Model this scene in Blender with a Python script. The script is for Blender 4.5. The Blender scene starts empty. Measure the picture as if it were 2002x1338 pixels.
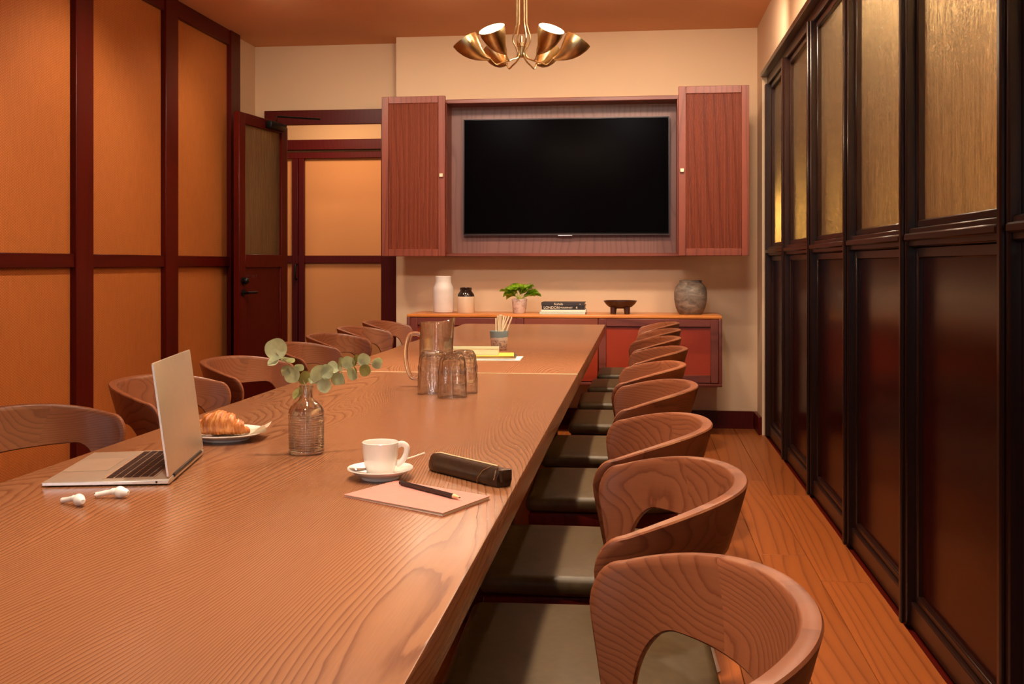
import bpy, bmesh, math, random
from mathutils import Vector, Matrix, noise as mnoise
random.seed(7)
PI = math.pi
C = bpy.context.scene.collection
SC = bpy.context.scene

# ---------------------------------------------------------------- camera, world, lights, exposure
CAM_H = 1.126
FPX, CXP, HYP = 2045.0, 1001.0, 516.0
YAW = math.atan(249/2045)
cd = bpy.data.cameras.new('camera'); cam = bpy.data.objects.new('camera', cd); C.objects.link(cam)
cam.location = (0, 0, CAM_H); cam.rotation_euler = (PI/2, 0, YAW)
cd.sensor_width = 36; cd.lens = 36*FPX/2002
cd.shift_y = -(669-HYP)/2002
cd.clip_start = .05
SC.camera = cam
SC.cycles.max_bounces = 24; SC.cycles.transmission_bounces = 20; SC.cycles.transparent_max_bounces = 24
SC.view_settings.view_transform = 'Standard'
SC.view_settings.look = 'None'
SC.view_settings.gamma = 1
SC.view_settings.use_curve_mapping = False
SC.view_settings.exposure = 0.16

world = bpy.data.worlds.new('world'); SC.world = world; world.use_nodes = True
bg = world.node_tree.nodes['Background']; bg.inputs[0].default_value = (.85, .90, 1, 1); bg.inputs[1].default_value = .25

def light(name, kind, loc, energy, color, rot=(0, 0, 0), **kw):
    d = bpy.data.lights.new(name, kind); d.energy = energy; d.color = color
    for k, v in kw.items(): setattr(d, k, v)
    o = bpy.data.objects.new(name, d); C.objects.link(o); o.location = loc; o.rotation_euler = rot
    return o
WARM = (1.0, .78, .56)
DOWN = [(-.5, .75), (-.45, 1.95), (-.5, 3.15), (-.5, 4.15), (-.5, 5.7), (.32, 5.2), (.32, 3.9), (-1.75, 1.9), (-1.75, 3.4), (-1.75, 4.9), (-1.75, 5.95)]
DPOW = [185, 150, 225, 175, 185, 44, 30, 74, 80, 78, 30]
DCONE = [84, 74, 78, 78, 80, 166, 166, 92, 92, 92, 92]
for i, (x, y) in enumerate(DOWN):
    light('downlight_lamp', 'SPOT', (x, y, 2.715), DPOW[i], WARM, rot=(0, math.radians(34 if x < -1 else 0), 0), spot_size=math.radians(DCONE[i]), spot_blend=.75, shadow_soft_size=.05)
# daylight through the window in the rear wall, behind the camera
for x in (.45, -1.6):
    light('window_daylight', 'AREA', (x, -2.9, 1.65), 12, (1.0, .96, .95), rot=(PI/2, 0, 0), shape='RECTANGLE', size=.22, size_y=1.5)
# fill spots added to brighten the far wall, no fixtures modelled
for x in (-2.2, -1.15, -.2, .55):
    light('far_wall_fill', 'SPOT', (x, 5.7, 2.70), 66, (1.0, .80, .60), rot=(math.radians(52), 0, 0), spot_size=math.radians(110), spot_blend=1, shadow_soft_size=.09)
for x in (-1.3, -.1):
    light('low_wall_fill', 'SPOT', (x, 3.6, 2.70), 92, (1.0, .96, .95), rot=(math.radians(66), 0, 0), spot_size=math.radians(52), spot_blend=.9, shadow_soft_size=.12)  # added fill for the wall below the television
# lamps in the hallway beyond the open door and behind the glazed partition
light('hallway_lamp', 'AREA', (-2.5, 8.2, 2.65), 26, WARM, size=.5)
light('corridor_lamp', 'AREA', (1.9, 3.2, 2.6), 330, (1.0, .70, .40), shape='RECTANGLE', size=.5, size_y=5)

# ---------------------------------------------------------------- helpers
def W(zc, u):
    xc = (u-CXP)/FPX*zc; c, s = math.cos(YAW), math.sin(YAW)
    return xc*c-zc*s, xc*s+zc*c
def at(u, v, zc):
    x, y = W(zc, u); return Vector((x, y, CAM_H-(v-HYP)*zc/FPX))
def onz(u, v, z):
    zc = FPX*(CAM_H-z)/(v-HYP); x, y = W(zc, u); return Vector((x, y, z))

def finish(bm, name, smooth=True, angle=38):
    bmesh.ops.recalc_face_normals(bm, faces=bm.faces[:])
    me = bpy.data.meshes.new(name); bm.to_mesh(me); bm.free()
    if smooth:
        me.shade_smooth()
        me.set_sharp_from_angle(angle=math.radians(angle))
    return me
def obj(name, bm, mat, parent=None, loc=(0, 0, 0), rot=(0, 0, 0), smooth=True, angle=38):
    me = bm if isinstance(bm, bpy.types.Mesh) else finish(bm, name, smooth, angle)
    if mat is not None:
        me.materials.clear(); me.materials.append(mat)
    o = bpy.data.objects.new(name, me); C.objects.link(o)
    o.parent = parent; o.location = loc; o.rotation_euler = rot
    return o
def tag(o, label=None, cat=None, group=None, kind=None):
    if label: o['label'] = label
    if cat: o['category'] = cat
    if group: o['group'] = group
    if kind: o['kind'] = kind
    return o
def thing(name, label, cat, loc=(0, 0, 0), rotz=0, group=None):
    o = bpy.data.objects.new(name, None); C.objects.link(o)
    o.location = loc; o.rotation_euler = (0, 0, rotz); o.empty_display_size = .05
    return tag(o, label, cat, group)
def copy_tree(o, parent=None):
    c = o.copy(); C.objects.link(c); c.parent = parent
    for ch in [k for k in bpy.data.objects if k.parent == o and k != c]:
        copy_tree(ch, c)
    return c

def box(bm, lo, hi, bev=0.0, seg=2):
    ret = bmesh.ops.create_cube(bm, size=1)
    vs = ret['verts']
    for v in vs:
        v.co = Vector(((lo[i]+hi[i])/2 + v.co[i]*(hi[i]-lo[i]) for i in range(3)))
    if bev > 0:
        es = list({e for v in vs for e in v.link_edges})
        bmesh.ops.bevel(bm, geom=es, offset=bev, segments=seg, affect='EDGES', profile=.5)
    return bm
def bx(lo, hi, bev=0.0, seg=2):
    return box(bmesh.new(), lo, hi, bev, seg)
def lathe(bm, prof, seg=48, center=(0, 0, 0), closed=False):
    rings = []
    for r, z in prof:
        if r < 1e-6:
            rings.append([bm.verts.new((center[0], center[1], center[2]+z))])
        else:
            rings.append([bm.verts.new((center[0]+r*math.cos(2*PI*k/seg), center[1]+r*math.sin(2*PI*k/seg), center[2]+z)) for k in range(seg)])
    pairs = list(zip(rings, rings[1:]))
    if closed: pairs.append((rings[-1], rings[0]))
    for a, b in pairs:
        for k in range(seg):
            k2 = (k+1) % seg
            if len(a) == 1 and len(b) == 1: continue
            if len(a) == 1: bm.faces.new((a[0], b[k2], b[k]))
            elif len(b) == 1: bm.faces.new((a[k], a[k2], b[0]))
            else: bm.faces.new((a[k], a[k2], b[k2], b[k]))
    return bm
def tube(bm, pts, rad, seg=10, cap=True, flat=None):
    pts = [Vector(p) for p in pts]; n = len(pts)
    rads = rad if isinstance(rad, (list, tuple)) else [rad]*n
    rings = []; up = None
    for i in range(n):
        t = (pts[min(i+1, n-1)]-pts[max(i-1, 0)]).normalized()
        if up is None:
            up = Vector((0, 0, 1)) if abs(t.z) < .9 else Vector((1, 0, 0))
        a = (up - t*up.dot(t)).normalized(); b = t.cross(a); up = a
        f = flat if flat else 1.0
        rings.append([bm.verts.new(pts[i]+(a*math.cos(2*PI*k/seg)*f+b*math.sin(2*PI*k/seg))*rads[i]) for k in range(seg)])
    for r0, r1 in zip(rings, rings[1:]):
        for k in range(seg):
            bm.faces.new((r0[k], r0[(k+1) % seg], r1[(k+1) % seg], r1[k]))
    if cap:
        bm.faces.new(rings[0][::-1]); bm.faces.new(rings[-1])
    return bm
def spline(pts, n=8):
    pts = [Vector(p) for p in pts]; out = []
    P = [pts[0]]+pts+[pts[-1]]
    for i in range(1, len(P)-2):
        for k in range(n):
            t = k/n
            a, b, c, d = P[i-1], P[i], P[i+1], P[i+2]
            out.append(.5*((2*b)+(c-a)*t+(2*a-5*b+4*c-d)*t*t+(-a+3*b-3*c+d)*t**3))
    out.append(pts[-1]); return out
def text_mesh(body, size, extr=.0004):
    cu = bpy.data.curves.new('lettering', 'FONT'); cu.body = body; cu.size = size; cu.extrude = extr
    cu.align_x = 'LEFT'; cu.align_y = 'CENTER'
    o = bpy.data.objects.new('tmp', cu); C.objects.link(o)
    dg = bpy.context.evaluated_depsgraph_get(); dg.update()
    me = bpy.data.meshes.new_from_object(o.evaluated_get(dg))
    bpy.data.objects.remove(o); return me

# ---------------------------------------------------------------- materials
class NT:
    def __init__(s, name):
        s.m = bpy.data.materials.new(name); s.m.use_nodes = True
        s.t = s.m.node_tree; s.b = s.t.nodes['Principled BSDF']; s.out = s.t.nodes['Material Output']
    def n(s, typ, **kw):
        nd = s.t.nodes.new(typ)
        for k, v in kw.items(): setattr(nd, k, v)
        return nd
    def l(s, a, b): s.t.links.new(a, b)
    def val(s, sock, v):
        if hasattr(v, 'is_output') or isinstance(v, bpy.types.NodeSocket): s.l(v, sock)
        else: sock.default_value = v
    def math(s, op, a, b=0.0, c=None):
        nd = s.n('ShaderNodeMath', operation=op)
        s.val(nd.inputs[0], a); s.val(nd.inputs[1], b)
        if c is not None: s.val(nd.inputs[2], c)
        return nd.outputs[0]
    def noise(s, vec, scale, detail=2, rough=.5, dist=0):
        nd = s.n('ShaderNodeTexNoise'); s.l(vec, nd.inputs['Vector'])
        nd.inputs['Scale'].default_value = scale; nd.inputs['Detail'].default_value = detail
        nd.inputs['Roughness'].default_value = rough; nd.inputs['Distortion'].default_value = dist
        return nd.outputs['Fac']
    def map(s, vec, scale=(1, 1, 1), loc=(0, 0, 0), rot=(0, 0, 0)):
        nd = s.n('ShaderNodeMapping'); s.l(vec, nd.inputs[0])
        nd.inputs['Scale'].default_value = scale; nd.inputs['Location'].default_value = loc; nd.inputs['Rotation'].default_value = rot
        return nd.outputs[0]
    def ramp(s, fac, stops):
        nd = s.n('ShaderNodeValToRGB'); s.l(fac, nd.inputs[0])
        el = nd.color_ramp.elements
        while len(el) < len(stops): el.new(.5)
        for e, (p, c) in zip(el, stops):
            e.position = p; e.color = (*c, 1) if len(c) == 3 else c
        return nd.outputs[0]
    def mix(s, fac, a, b, mode='MIX'):
        nd = s.n('ShaderNodeMix', data_type='RGBA', blend_type=mode)
        s.val(nd.inputs[0], fac)
        for k, v in ((6, a), (7, b)):
            if isinstance(v, tuple): nd.inputs[k].default_value = (*v, 1)
            else: s.l(v, nd.inputs[k])
        return nd.outputs[2]
    def bump(s, h, strength=.2, dist=.002):
        nd = s.n('ShaderNodeBump'); nd.inputs['Strength'].default_value = strength; nd.inputs['Distance'].default_value = dist
        s.l(h, nd.inputs['Height']); s.l(nd.outputs[0], s.b.inputs['Normal'])
    def set(s, **kw):
        for k, v in kw.items():
            k = {'color': 'Base Color', 'rough': 'Roughness', 'metal': 'Metallic', 'trans': 'Transmission Weight', 'ior': 'IOR',
                 'coat': 'Coat Weight', 'coatr': 'Coat Roughness', 'spec': 'Specular IOR Level', 'ecol': 'Emission Color', 'estr': 'Emission Strength',
                 'sheen': 'Sheen Weight', 'sss': 'Subsurface Weight'}[k]
            if isinstance(v, tuple): v = (*v, 1)
            s.val(s.b.inputs[k], v)
        return s
def plain(name, color, rough=.5, var=.06, nscale=30, **kw):
    t = NT(name); tc = t.n('ShaderNodeTexCoord').outputs['Object']
    n = t.noise(tc, nscale, 3)
    lo = tuple(c*(1-var) for c in color); hi = tuple(min(1, c*(1+var)) for c in color)
    t.set(color=t.ramp(n, [(.3, lo), (.7, hi)]), rough=rough, **kw)
    return t.m
def wood(name, dark, light_, grain='Y', rings=26, lines=60, stretch=.12, nf=2.4, rough=.4, fibre=.25, coat=0, rand=True, uv=False, sharp=.55, bump=.08, tone=.12, spec=.5, wob=0):
    """growth rings as the contour lines of a noise field stretched along the grain"""
    t = NT(name); tcn = t.n('ShaderNodeTexCoord'); tc = tcn.outputs['UV' if uv else 'Object']
    if rand:
        oi = t.n('ShaderNodeObjectInfo')
        v = t.n('ShaderNodeVectorMath', operation='SCALE'); v.inputs[0].default_value = (13.1, 7.7, 9.3); t.l(oi.outputs['Random'], v.inputs['Scale'])
        a = t.n('ShaderNodeVectorMath', operation='ADD'); t.l(tc, a.inputs[0]); t.l(v.outputs[0], a.inputs[1]); tc = a.outputs[0]
    sc = {'X': (stretch, 1, 1), 'Y': (1, stretch, 1), 'Z': (1, 1, stretch)}[grain]
    v1 = t.map(tc, sc)
    n1 = t.noise(v1, nf, 2.5, .45, .15)
    sep = t.n('ShaderNodeSeparateXYZ'); t.l(tc, sep.inputs[0])
    cross = sep.outputs[1] if grain == 'X' else sep.outputs[0]
    val = t.math('ADD', t.math('MULTIPLY', n1, rings), t.math('MULTIPLY', cross, lines))
    if wob: val = t.math('ADD', val, t.math('MULTIPLY', t.noise(t.map(tc, (1, .1, 1)), 38, 3), wob))
    fr = t.math('FRACT', val)
    ring = t.ramp(fr, [(0, (0, 0, 0)), (sharp*.35, (.75,)*3), (sharp, (1, 1, 1)), (.93, (.85,)*3), (1, (0, 0, 0))])
    sf = {'X': (.03, 1, 1), 'Y': (1, .03, 1), 'Z': (1, 1, .03)}[grain]
    nfib = t.noise(t.map(tc, sf), 420, 2, .6)
    ntone = t.noise(v1, 1.4, 2)
    fac = t.math('ADD', t.math('MULTIPLY', ring, 1-fibre), t.math('MULTIPLY', nfib, fibre))
    fac = t.math('ADD', fac, t.math('MULTIPLY', t.math('SUBTRACT', ntone, .5), tone*4))
    col = t.ramp(fac, [(.0, dark), (1, light_)])
    if rand:
        h = t.n('ShaderNodeHueSaturation'); t.l(col, h.inputs['Color']); t.l(t.math('MULTIPLY_ADD', oi.outputs['Random'], tone*2.4, 1-tone*1.2), h.inputs['Value']); col = h.outputs[0]
    t.set(color=col, rough=rough, coat=coat, coatr=.15, spec=spec)
    if bump: t.bump(fac, bump, .002)
    return t.m

M = {}
M['table'] = wood('ash_tabletop_stain', (0.1201, 0.03729, 0.01663), (0.2857, 0.1254, 0.05776), 'Y', rings=150, lines=125, stretch=.16, nf=1.6, wob=1.3, rough=.27, fibre=.3, rand=False, sharp=.8, bump=.10, tone=.06)
M['walnut'] = wood('walnut_shell', (0.1325, 0.03366, 0.01401), (0.2587, 0.08626, 0.03804), 'X', rings=52, lines=55, stretch=.30, nf=3.2, wob=.6, sharp=.75, rough=.36, fibre=.35, spec=.4, uv=True, bump=.05, tone=.09)
M['mahog'] = wood('mahogany_dark', (0.0425, 0.001514, 0.000544), (0.08925, 0.004128, 0.001414), 'Z', rings=8, lines=30, rough=.38, fibre=.6, bump=.04, tone=.08, spec=.22)
M['mahog_h'] = wood('mahogany_dark_horizontal', (0.0425, 0.001514, 0.000544), (0.08925, 0.004128, 0.001414), 'Y', rings=8, lines=30, rough=.38, fibre=.6, bump=.04, tone=.08, spec=.22)
M['redwood'] = wood('cabinet_redwood', (0.1017, 0.01744, 0.008136), (0.2633, 0.05812, 0.02686), 'Z', rings=10, lines=26, stretch=.1, rough=.4, fibre=.45, bump=.05, tone=.08)
M['redwood_h'] = wood('cabinet_redwood_horizontal', (0.1017, 0.01744, 0.008136), (0.2513, 0.05812, 0.02766), 'X', rings=10, lines=26, stretch=.1, rough=.4, fibre=.45, bump=.05, tone=.08)
M['redpanel'] = wood('sideboard_panel', (0.21, 0.01892, 0.0068), (0.35, 0.0387, 0.01224), 'X', rings=4, lines=10, rough=.34, fibre=.5, bump=.03, tone=.05)
M['groove'] = wood('slat_backing', (.05, .008, .004), (.10, .018, .008), 'Z', rings=6, lines=20, rough=.5, fibre=.5)
M['niche'] = wood('niche_back_panel', (0.1326, 0.04644, 0.03373), (0.2262, 0.09598, 0.07072), 'Z', rings=14, lines=22, stretch=.18, nf=2.2, rough=.42, fibre=.4, rand=False, bump=.04)
M['sidetop'] = wood('sideboard_top', (0.46, 0.129, 0.0238), (0.72, 0.258, 0.0578), 'X', rings=8, lines=26, rough=.3, fibre=.5, rand=False)
M['floor'] = wood('oak_floorboards', (0.1804, 0.03756, 0.00544), (0.3608, 0.09727, 0.01632), 'Y', rings=12, lines=24, stretch=.10, nf=2.6, rough=.4, fibre=.4, bump=.06, tone=.12)
M['partition'] = wood('partition_dark_stain', (.013, .0045, .003), (.030, .009, .005), 'Z', rings=6, lines=24, rough=.28, fibre=.6, bump=.03, tone=.05, spec=.42)
M['lowpanel'] = plain('lacquered_low_panel', (0.0289, 0.002408, 0.0009792), .20, .12, 2.0, spec=.13)
def plaster(name, col):
    t = NT(name); tc = t.n('ShaderNodeTexCoord').outputs['Object']
    n = t.noise(tc, 1.2, 3); n2 = t.noise(tc, 160, 2)
    t.set(color=t.ramp(n, [(.25, tuple(c*.95 for c in col)), (.75, col)]), rough=.85); t.bump(n2, .05, .001); return t.m
M['plaster'] = plaster('warm_cream_plaster', (0.679, 0.4783, 0.3023))
M['ceiling'] = plaster('ceiling_paint', (0.7316, 0.3626, 0.1652))
def fabric():
    t = NT('woven_grasscloth'); tc = t.n('ShaderNodeTexCoord').outputs['Object']
    def wv(rot, sc, d):
        nd = t.n('ShaderNodeTexWave'); nd.bands_direction = 'Z'; t.l(t.map(tc, rot=rot), nd.inputs['Vector'])
        nd.inputs['Scale'].default_value = sc; nd.inputs['Distortion'].default_value = d; nd.inputs['Detail'].default_value = 1; return nd.outputs['Fac']
    a = wv((.5, 0, 0), 28, 2.0); b = wv((-.5, 0, 0), 28, 2.0)
    z = t.noise(t.map(tc, (1, 1, .05)), 260, 2)
    f = t.math('ADD', t.math('MULTIPLY', t.math('MULTIPLY', a, b), .5), t.math('MULTIPLY', z, .5))
    t.set(color=t.ramp(f, [(.1, (.31, .085, .0115)), (.75, (.54, .168, .027))]), rough=.7)
    t.bump(f, .35, .002); return t.m
M['fabric'] = fabric()
M['plum'] = wood('sideboard_frame_wood', (.085, .017, .012), (.20, .045, .030), 'X', rings=6, lines=20, rough=.36, fibre=.5, bump=.03, tone=.05)
M['slatwood'] = wood('slat_wood', (.17, .032, .014), (.42, .100, .044), 'Z', rings=8, lines=20, rough=.42, fibre=.5, bump=.03, tone=.05)
M['hallpanel'] = plaster('smooth_hall_panel', (.58, .235, .075))
M['leather'] = plain('olive_black_leather', (.062, .040, .018), .42, .15, 60, spec=.22)
M['brass'] = plain('brushed_brass', (.58, .45, .23), .3, .15, 40, metal=1)
M['palemetal'] = plain('pale_satin_metal', (.80, .70, .58), .4, .03, 40, metal=.35)
M['inlay'] = plain('pale_brass_inlay', (.85, .68, .42), .4, .03, 40, metal=.5)
M['black'] = plain('black_satin', (.006, .006, .006), .35)
M['blackmetal'] = plain('blackened_iron', (.008, .008, .008), .35, metal=.6)
M['screen'] = plain('screen_glass', (.0016, .0010, .0012), .22, .1, 4, spec=.01)
M['alu'] = plain('champagne_aluminium', (.66, .56, .45), .38, .02, 60, metal=.75)
M['alu_glint'] = plain('aluminium_edge_highlight', (.86, .86, .88), .25, .02, 60, metal=.6)  # paler, cooler aluminium: light reflected by the laptop edges put into the colour
M['key'] = plain('laptop_key', (.020, .007, .005), .5)
M['keybed'] = plain('laptop_key_bed', (.34, .20, .13), .5)
M['white'] = plain('glazed_porcelain', (.82, .78, .74), .14, .015, 20, coat=.4)
M['whiteplastic'] = plain('white_plastic', (.82, .80, .78), .22, .01, 30)
M['whitematt'] = plain('chalky_white_glaze', (.72, .64, .58), .35, .05, 18)
M['creamglaze'] = plain('cream_stoneware', (.70, .54, .38), .35, .04, 18)
M['brownglaze'] = plain('dark_brown_glaze', (.022, .012, .009), .15, .2, 18)
M['darkwood'] = plain('dark_carved_wood', (.045, .014, .009), .35, .4, 30)
def stone():
    t = NT('grey_brown_stoneware'); tc = t.n('ShaderNodeTexCoord').outputs['Object']
    n = t.noise(t.map(tc, (1, 1, 2.5)), 11, 5, .6, 1.2)
    t.set(color=t.ramp(n, [(.3, (.085, .065, .052)), (.5, (.20, .155, .12)), (.7, (.33, .26, .20))]), rough=.6); t.bump(n, .4, .006); return t.m
M['stone'] = stone()
def marble():
    t = NT('veined_pink_pot'); tc = t.n('ShaderNodeTexCoord').outputs['Object']
    n = t.noise(tc, 30, 4, .6, 1.0)
    t.set(color=t.ramp(n, [(.34, (.30, .20, .16)), (.46, (.64, .50, .43)), (.7, (.70, .58, .50))]), rough=.4); return t.m
M['marble'] = marble()
M['leaf'] = plain('eucalyptus_leaf', (.58, .64, .43), .5, .2, 45, spec=.3)
M['leafdark'] = plain('eucalyptus_leaf_olive', (.42, .42, .16), .5, .2, 45, spec=.3)
M['stem'] = plain('eucalyptus_stem', (.42, .30, .16), .6)
M['plant'] = plain('bright_green_leaf', (.36, .56, .03), .3, .55, 30)
M['soil'] = plain('potting_soil', (.03, .015, .01), .9)
def croissant_m():
    t = NT('baked_pastry'); tc = t.n('ShaderNodeTexCoord').outputs['Object']
    n = t.noise(t.map(tc, (3.2, 1, 1)), 40, 5, .65, .5)
    t.set(color=t.ramp(n, [(.28, (.20, .040, .008)), (.5, (.50, .16, .035)), (.72, (.74, .36, .11))]), rough=.42, coat=.12); t.bump(n, .6, .003); return t.m
M['croissant'] = croissant_m()
M['pink'] = plain('dusty_pink_card', (.56, .235, .20), .55, .03, 60)
M['pages'] = plain('cream_pages', (.66, .60, .46), .7, .06, 200)
M['paper'] = plain('white_paper', (.80, .72, .60), .7, .02, 40)
M['yellow'] = plain('yellow_card', (.75, .48, .07), .5)
M['greytan'] = plain('dark_card', (.06, .045, .035), .5)
M['green_card'] = plain('muted_green_card', (.30, .30, .18), .6)
M['pencilblack'] = plain('dark_pencil_lacquer', (.016, .007, .006), .3)
M['rawwood'] = plain('raw_pencil_wood', (.76, .50, .28), .6)
M['palepencil'] = plain('natural_pencil', (.92, .82, .60), .55)
M['leatherdk'] = plain('dark_brown_leather', (.030, .015, .009), .3, .3, 120, spec=.6)
M['chrome'] = plain('polished_steel', (.72, .66, .60), .15, .02, 40, metal=1)
M['coffee'] = plain('coffee', (.09, .025, .008), .12)
M['spine_navy'] = plain('charcoal_book_cloth', (.035, .028, .030), .55)
M['spine_teal'] = plain('pale_teal_book_cloth', (.46, .56, .47), .55)
M['spine_black'] = plain('black_book_cloth', (.014, .011, .012), .5)
M['ink'] = plain('cream_ink', (.80, .72, .55), .6)
M['faintink'] = plain('faint_red_ink', (.085, .016, .012), .6)
def pottery():
    t = NT('blue_painted_pottery'); tc = t.n('ShaderNodeTexCoord').outputs['Object']
    sep = t.n('ShaderNodeSeparateXYZ'); t.l(tc, sep.inputs[0])
    n = t.noise(tc, 26, 2); n2 = t.noise(tc, 90, 3, .6, 1.5)
    h = t.math('ADD', sep.outputs[2], t.math('MULTIPLY', t.math('SUBTRACT', n, .5), .03))
    body = t.ramp(n2, [(.42, (.30, .28, .30)), (.5, (.72, .68, .62)), (.62, (.80, .60, .42))])
    c1 = t.mix(t.math('GREATER_THAN', h, .043), body, (.78, .76, .72))
    c2 = t.mix(t.math('GREATER_THAN', h, .054), c1, (.26, .42, .50))
    t.set(color=c2, rough=.25); return t.m
M['pottery'] = pottery()
def glass(name, tint=(1, 1, 1), ior=1.45, share=.6, rough=0.0):
    t = NT(name); g = t.n('ShaderNodeBsdfGlass'); g.inputs['Color'].default_value = (*tint, 1); g.inputs['IOR'].default_value = ior; g.inputs['Roughness'].default_value = rough
    tr = t.n('ShaderNodeBsdfTransparent'); mx = t.n('ShaderNodeMixShader'); mx.inputs[0].default_value = share
    t.l(tr.outputs[0], mx.inputs[1]); t.l(g.outputs[0], mx.inputs[2])
    lw = t.n('ShaderNodeLayerWeight'); lw.inputs[0].default_value = .35
    gl = t.n('ShaderNodeBsdfGlossy'); gl.inputs['Roughness'].default_value = .03
    m2 = t.n('ShaderNodeMixShader'); t.l(t.math('MULTIPLY_ADD', t.math('POWER', lw.outputs['Facing'], 3), .30, .08), m2.inputs[0])
    t.l(mx.outputs[0], m2.inputs[1]); t.l(gl.outputs[0], m2.inputs[2]); t.l(m2.outputs[0], t.out.inputs[0]); return t.m
M['glass'] = glass('clear_glass', (1, 1, 1), share=.85)
M['water'] = glass('water', (1, 1, 1), 1.33, .35)
def reeded(name, tint, rough=.28):
    t = NT(name); tc = t.n('ShaderNodeTexCoord').outputs['Object']
    n = t.noise(t.map(tc, (1, 1, .07)), 150, 3, .6); n2 = t.noise(t.map(tc, (1, 1, .035)), 75, 2)
    f = t.math('ADD', n, t.math('MULTIPLY', n2, .6))
    t.set(color=t.ramp(f, [(.55, tuple(c*.62 for c in tint)), (1.0, tuple(min(1, c*1.15) for c in tint))]), rough=rough, trans=.88, ior=1.35, spec=.9); t.bump(f, 1.0, .012); return t.m
M['rainglass'] = reeded('streaked_obscure_glass', (.80, .64, .42), .2)
M['doorglass'] = reeded('obscure_door_glass', (.62, .40, .15), .5)
def emis(name, col, st):
    t = NT(name); t.set(color=(1, 1, 1), ecol=col, estr=st); return t.m
M['bulb'] = emis('lamp_bulb', (1, .80, .55), 60)
M['cupwhite'] = plain('white_enamel', (.92, .86, .76), .4, .01)
M['globe'] = emis('globe_lamp_glow', (1, .62, .16), 16)
M['downlens'] = emis('downlight_lens', (1, .82, .62), 30)
M['hallwall'] = plaster('hall_plaster', (0.6, 0.344, 0.1632))
M['corrwall'] = plaster('corridor_wall', (.34, .20, .10))

# ---------------------------------------------------------------- setting
XL, XR, YB, YR, ZC = -2.84, .80, 7.30, 7.50, 2.74
floor = tag(obj('floor', bx((-4, -3.2, -.12), (3.2, 10.2, -.013)), M['mahog_h']), kind='structure')
pl_mesh = {}
def plank(x, y0, y1, w=.18):
    L = round(y1-y0, 2)
    if L not in pl_mesh: pl_mesh[L] = finish(bx((-w/2+.0008, -L/2+.0008, -.012), (w/2-.0008, L/2-.0008, 0), .0014, 1), 'plank', False)
    o = obj('plank', pl_mesh[L], M['floor'], floor, (x, (y0+y1)/2, 0)); return o
rows = [.82-.09-.18*k for k in range(-1, 21)]
for i, x in enumerate(rows):
    y = -.6-random.random()*1.2
    while y < 7.3:
        L = random.choice([1.4, 1.8, 2.2]); y1 = min(y+L, 7.3)
        if 7.3-y1 < .4: y1 = 7.3
        if y1 > -.5 and x < .9: plank(x, y, y1)
        y = y1
ceil = tag(obj('ceiling', bx((-4, -3.2, ZC), (.95, 7.6, ZC+.1)), M['ceiling']), kind='structure')
wb = tag(obj('wall_back', bx((-1.72, YB, 0), (.95, 7.62, ZC)), M['plaster']), kind='structure')
bm = bmesh.new(); box(bm, (-2.95, YR, 2.262), (-1.72, 7.62, ZC)); box(bm, (-2.95, YR, 0), (-2.70, 7.62, 2.262))
obj('recessed_wall', bm, M['plaster'], wb)
wl = tag(obj('wall_left', bx((-2.95, -3.1, 0), (XL, 7.6, ZC)), M['plaster']), kind='structure')
wr = tag(obj('wall_right', bx((XR, -3.1, 2.382), (.95, 7.3, ZC)), M['plaster']), kind='structure')
obj('wall_return', bx((XR, 7.02, 0), (.95, 7.3, 2.382)), M['plaster'], wr)
bm = bmesh.new()
box(bm, (-3, -3.2, 0), (-2.1, -3.0, ZC)); box(bm, (.9, -3.2, 0), (3.1, -3.0, ZC)); box(bm, (-2.1, -3.2, 0), (.9, -3.0, .85)); box(bm, (-2.1, -3.2, 2.45), (.9, -3.0, ZC))
tag(obj('wall_rear', bm, M['corrwall']), kind='structure')
win = bpy.data.objects.new('window_1', None); C.objects.link(win); win['kind'] = 'structure'
bm = bmesh.new()
for x in (-2.1, -1.13, -.15, .82): box(bm, (x, -3.12, .85), (x+.08, -3.04, 2.45))
for z in (.85, 2.37): box(bm, (-2.02, -3.11, z), (.82, -3.05, z+.08))
obj('window_frame', bm, M['mahog'], win)
# baseboards
bm = bmesh.new(); box(bm, (-1.60, 7.278, .0), (.775, 7.299, .118), .003, 1); box(bm, (-1.60, 7.27, .0), (.775, 7.28, .02))
bb = tag(obj('baseboard_back', bm, M['mahog_h']), kind='structure')
tag(obj('baseboard_right', bx((.776, 7.02, 0), (.799, 7.299, .118), .003, 1), M['mahog_h']), kind='structure')

# left wall: stiles, rails and woven panels
stY = [-1.0+1.0*k for k in range(0, 9)]            # stile centres, the last at Y=7.0
for k, y in enumerate(stY):
    yy = y+.013
    obj('stile', bx((XL, yy-.085, 0), (XL+.045, yy+.085, 2.739), .003, 1), M['mahog'], wl)
    if k:
        y0, y1 = stY[k-1]+.098, yy-.085
        obj('top_rail', bx((XL, y0, 2.635), (XL+.036, y1, 2.739), .003, 1), M['mahog_h'], wl)
        obj('middle_rail', bx((XL, y0, 1.106), (XL+.036, y1, 1.176), .003, 1), M['mahog_h'], wl)
        obj('bottom_rail', bx((XL, y0, 0), (XL+.036, y1, .12), .003, 1), M['mahog_h'], wl)
        obj('fabric_panel', bx((XL, y0, 1.176), (XL+.012, y1, 2.635)), M['fabric'], wl)
        obj('fabric_panel', bx((XL, y0, .12), (XL+.012, y1, 1.106)), M['fabric'], wl)

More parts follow.
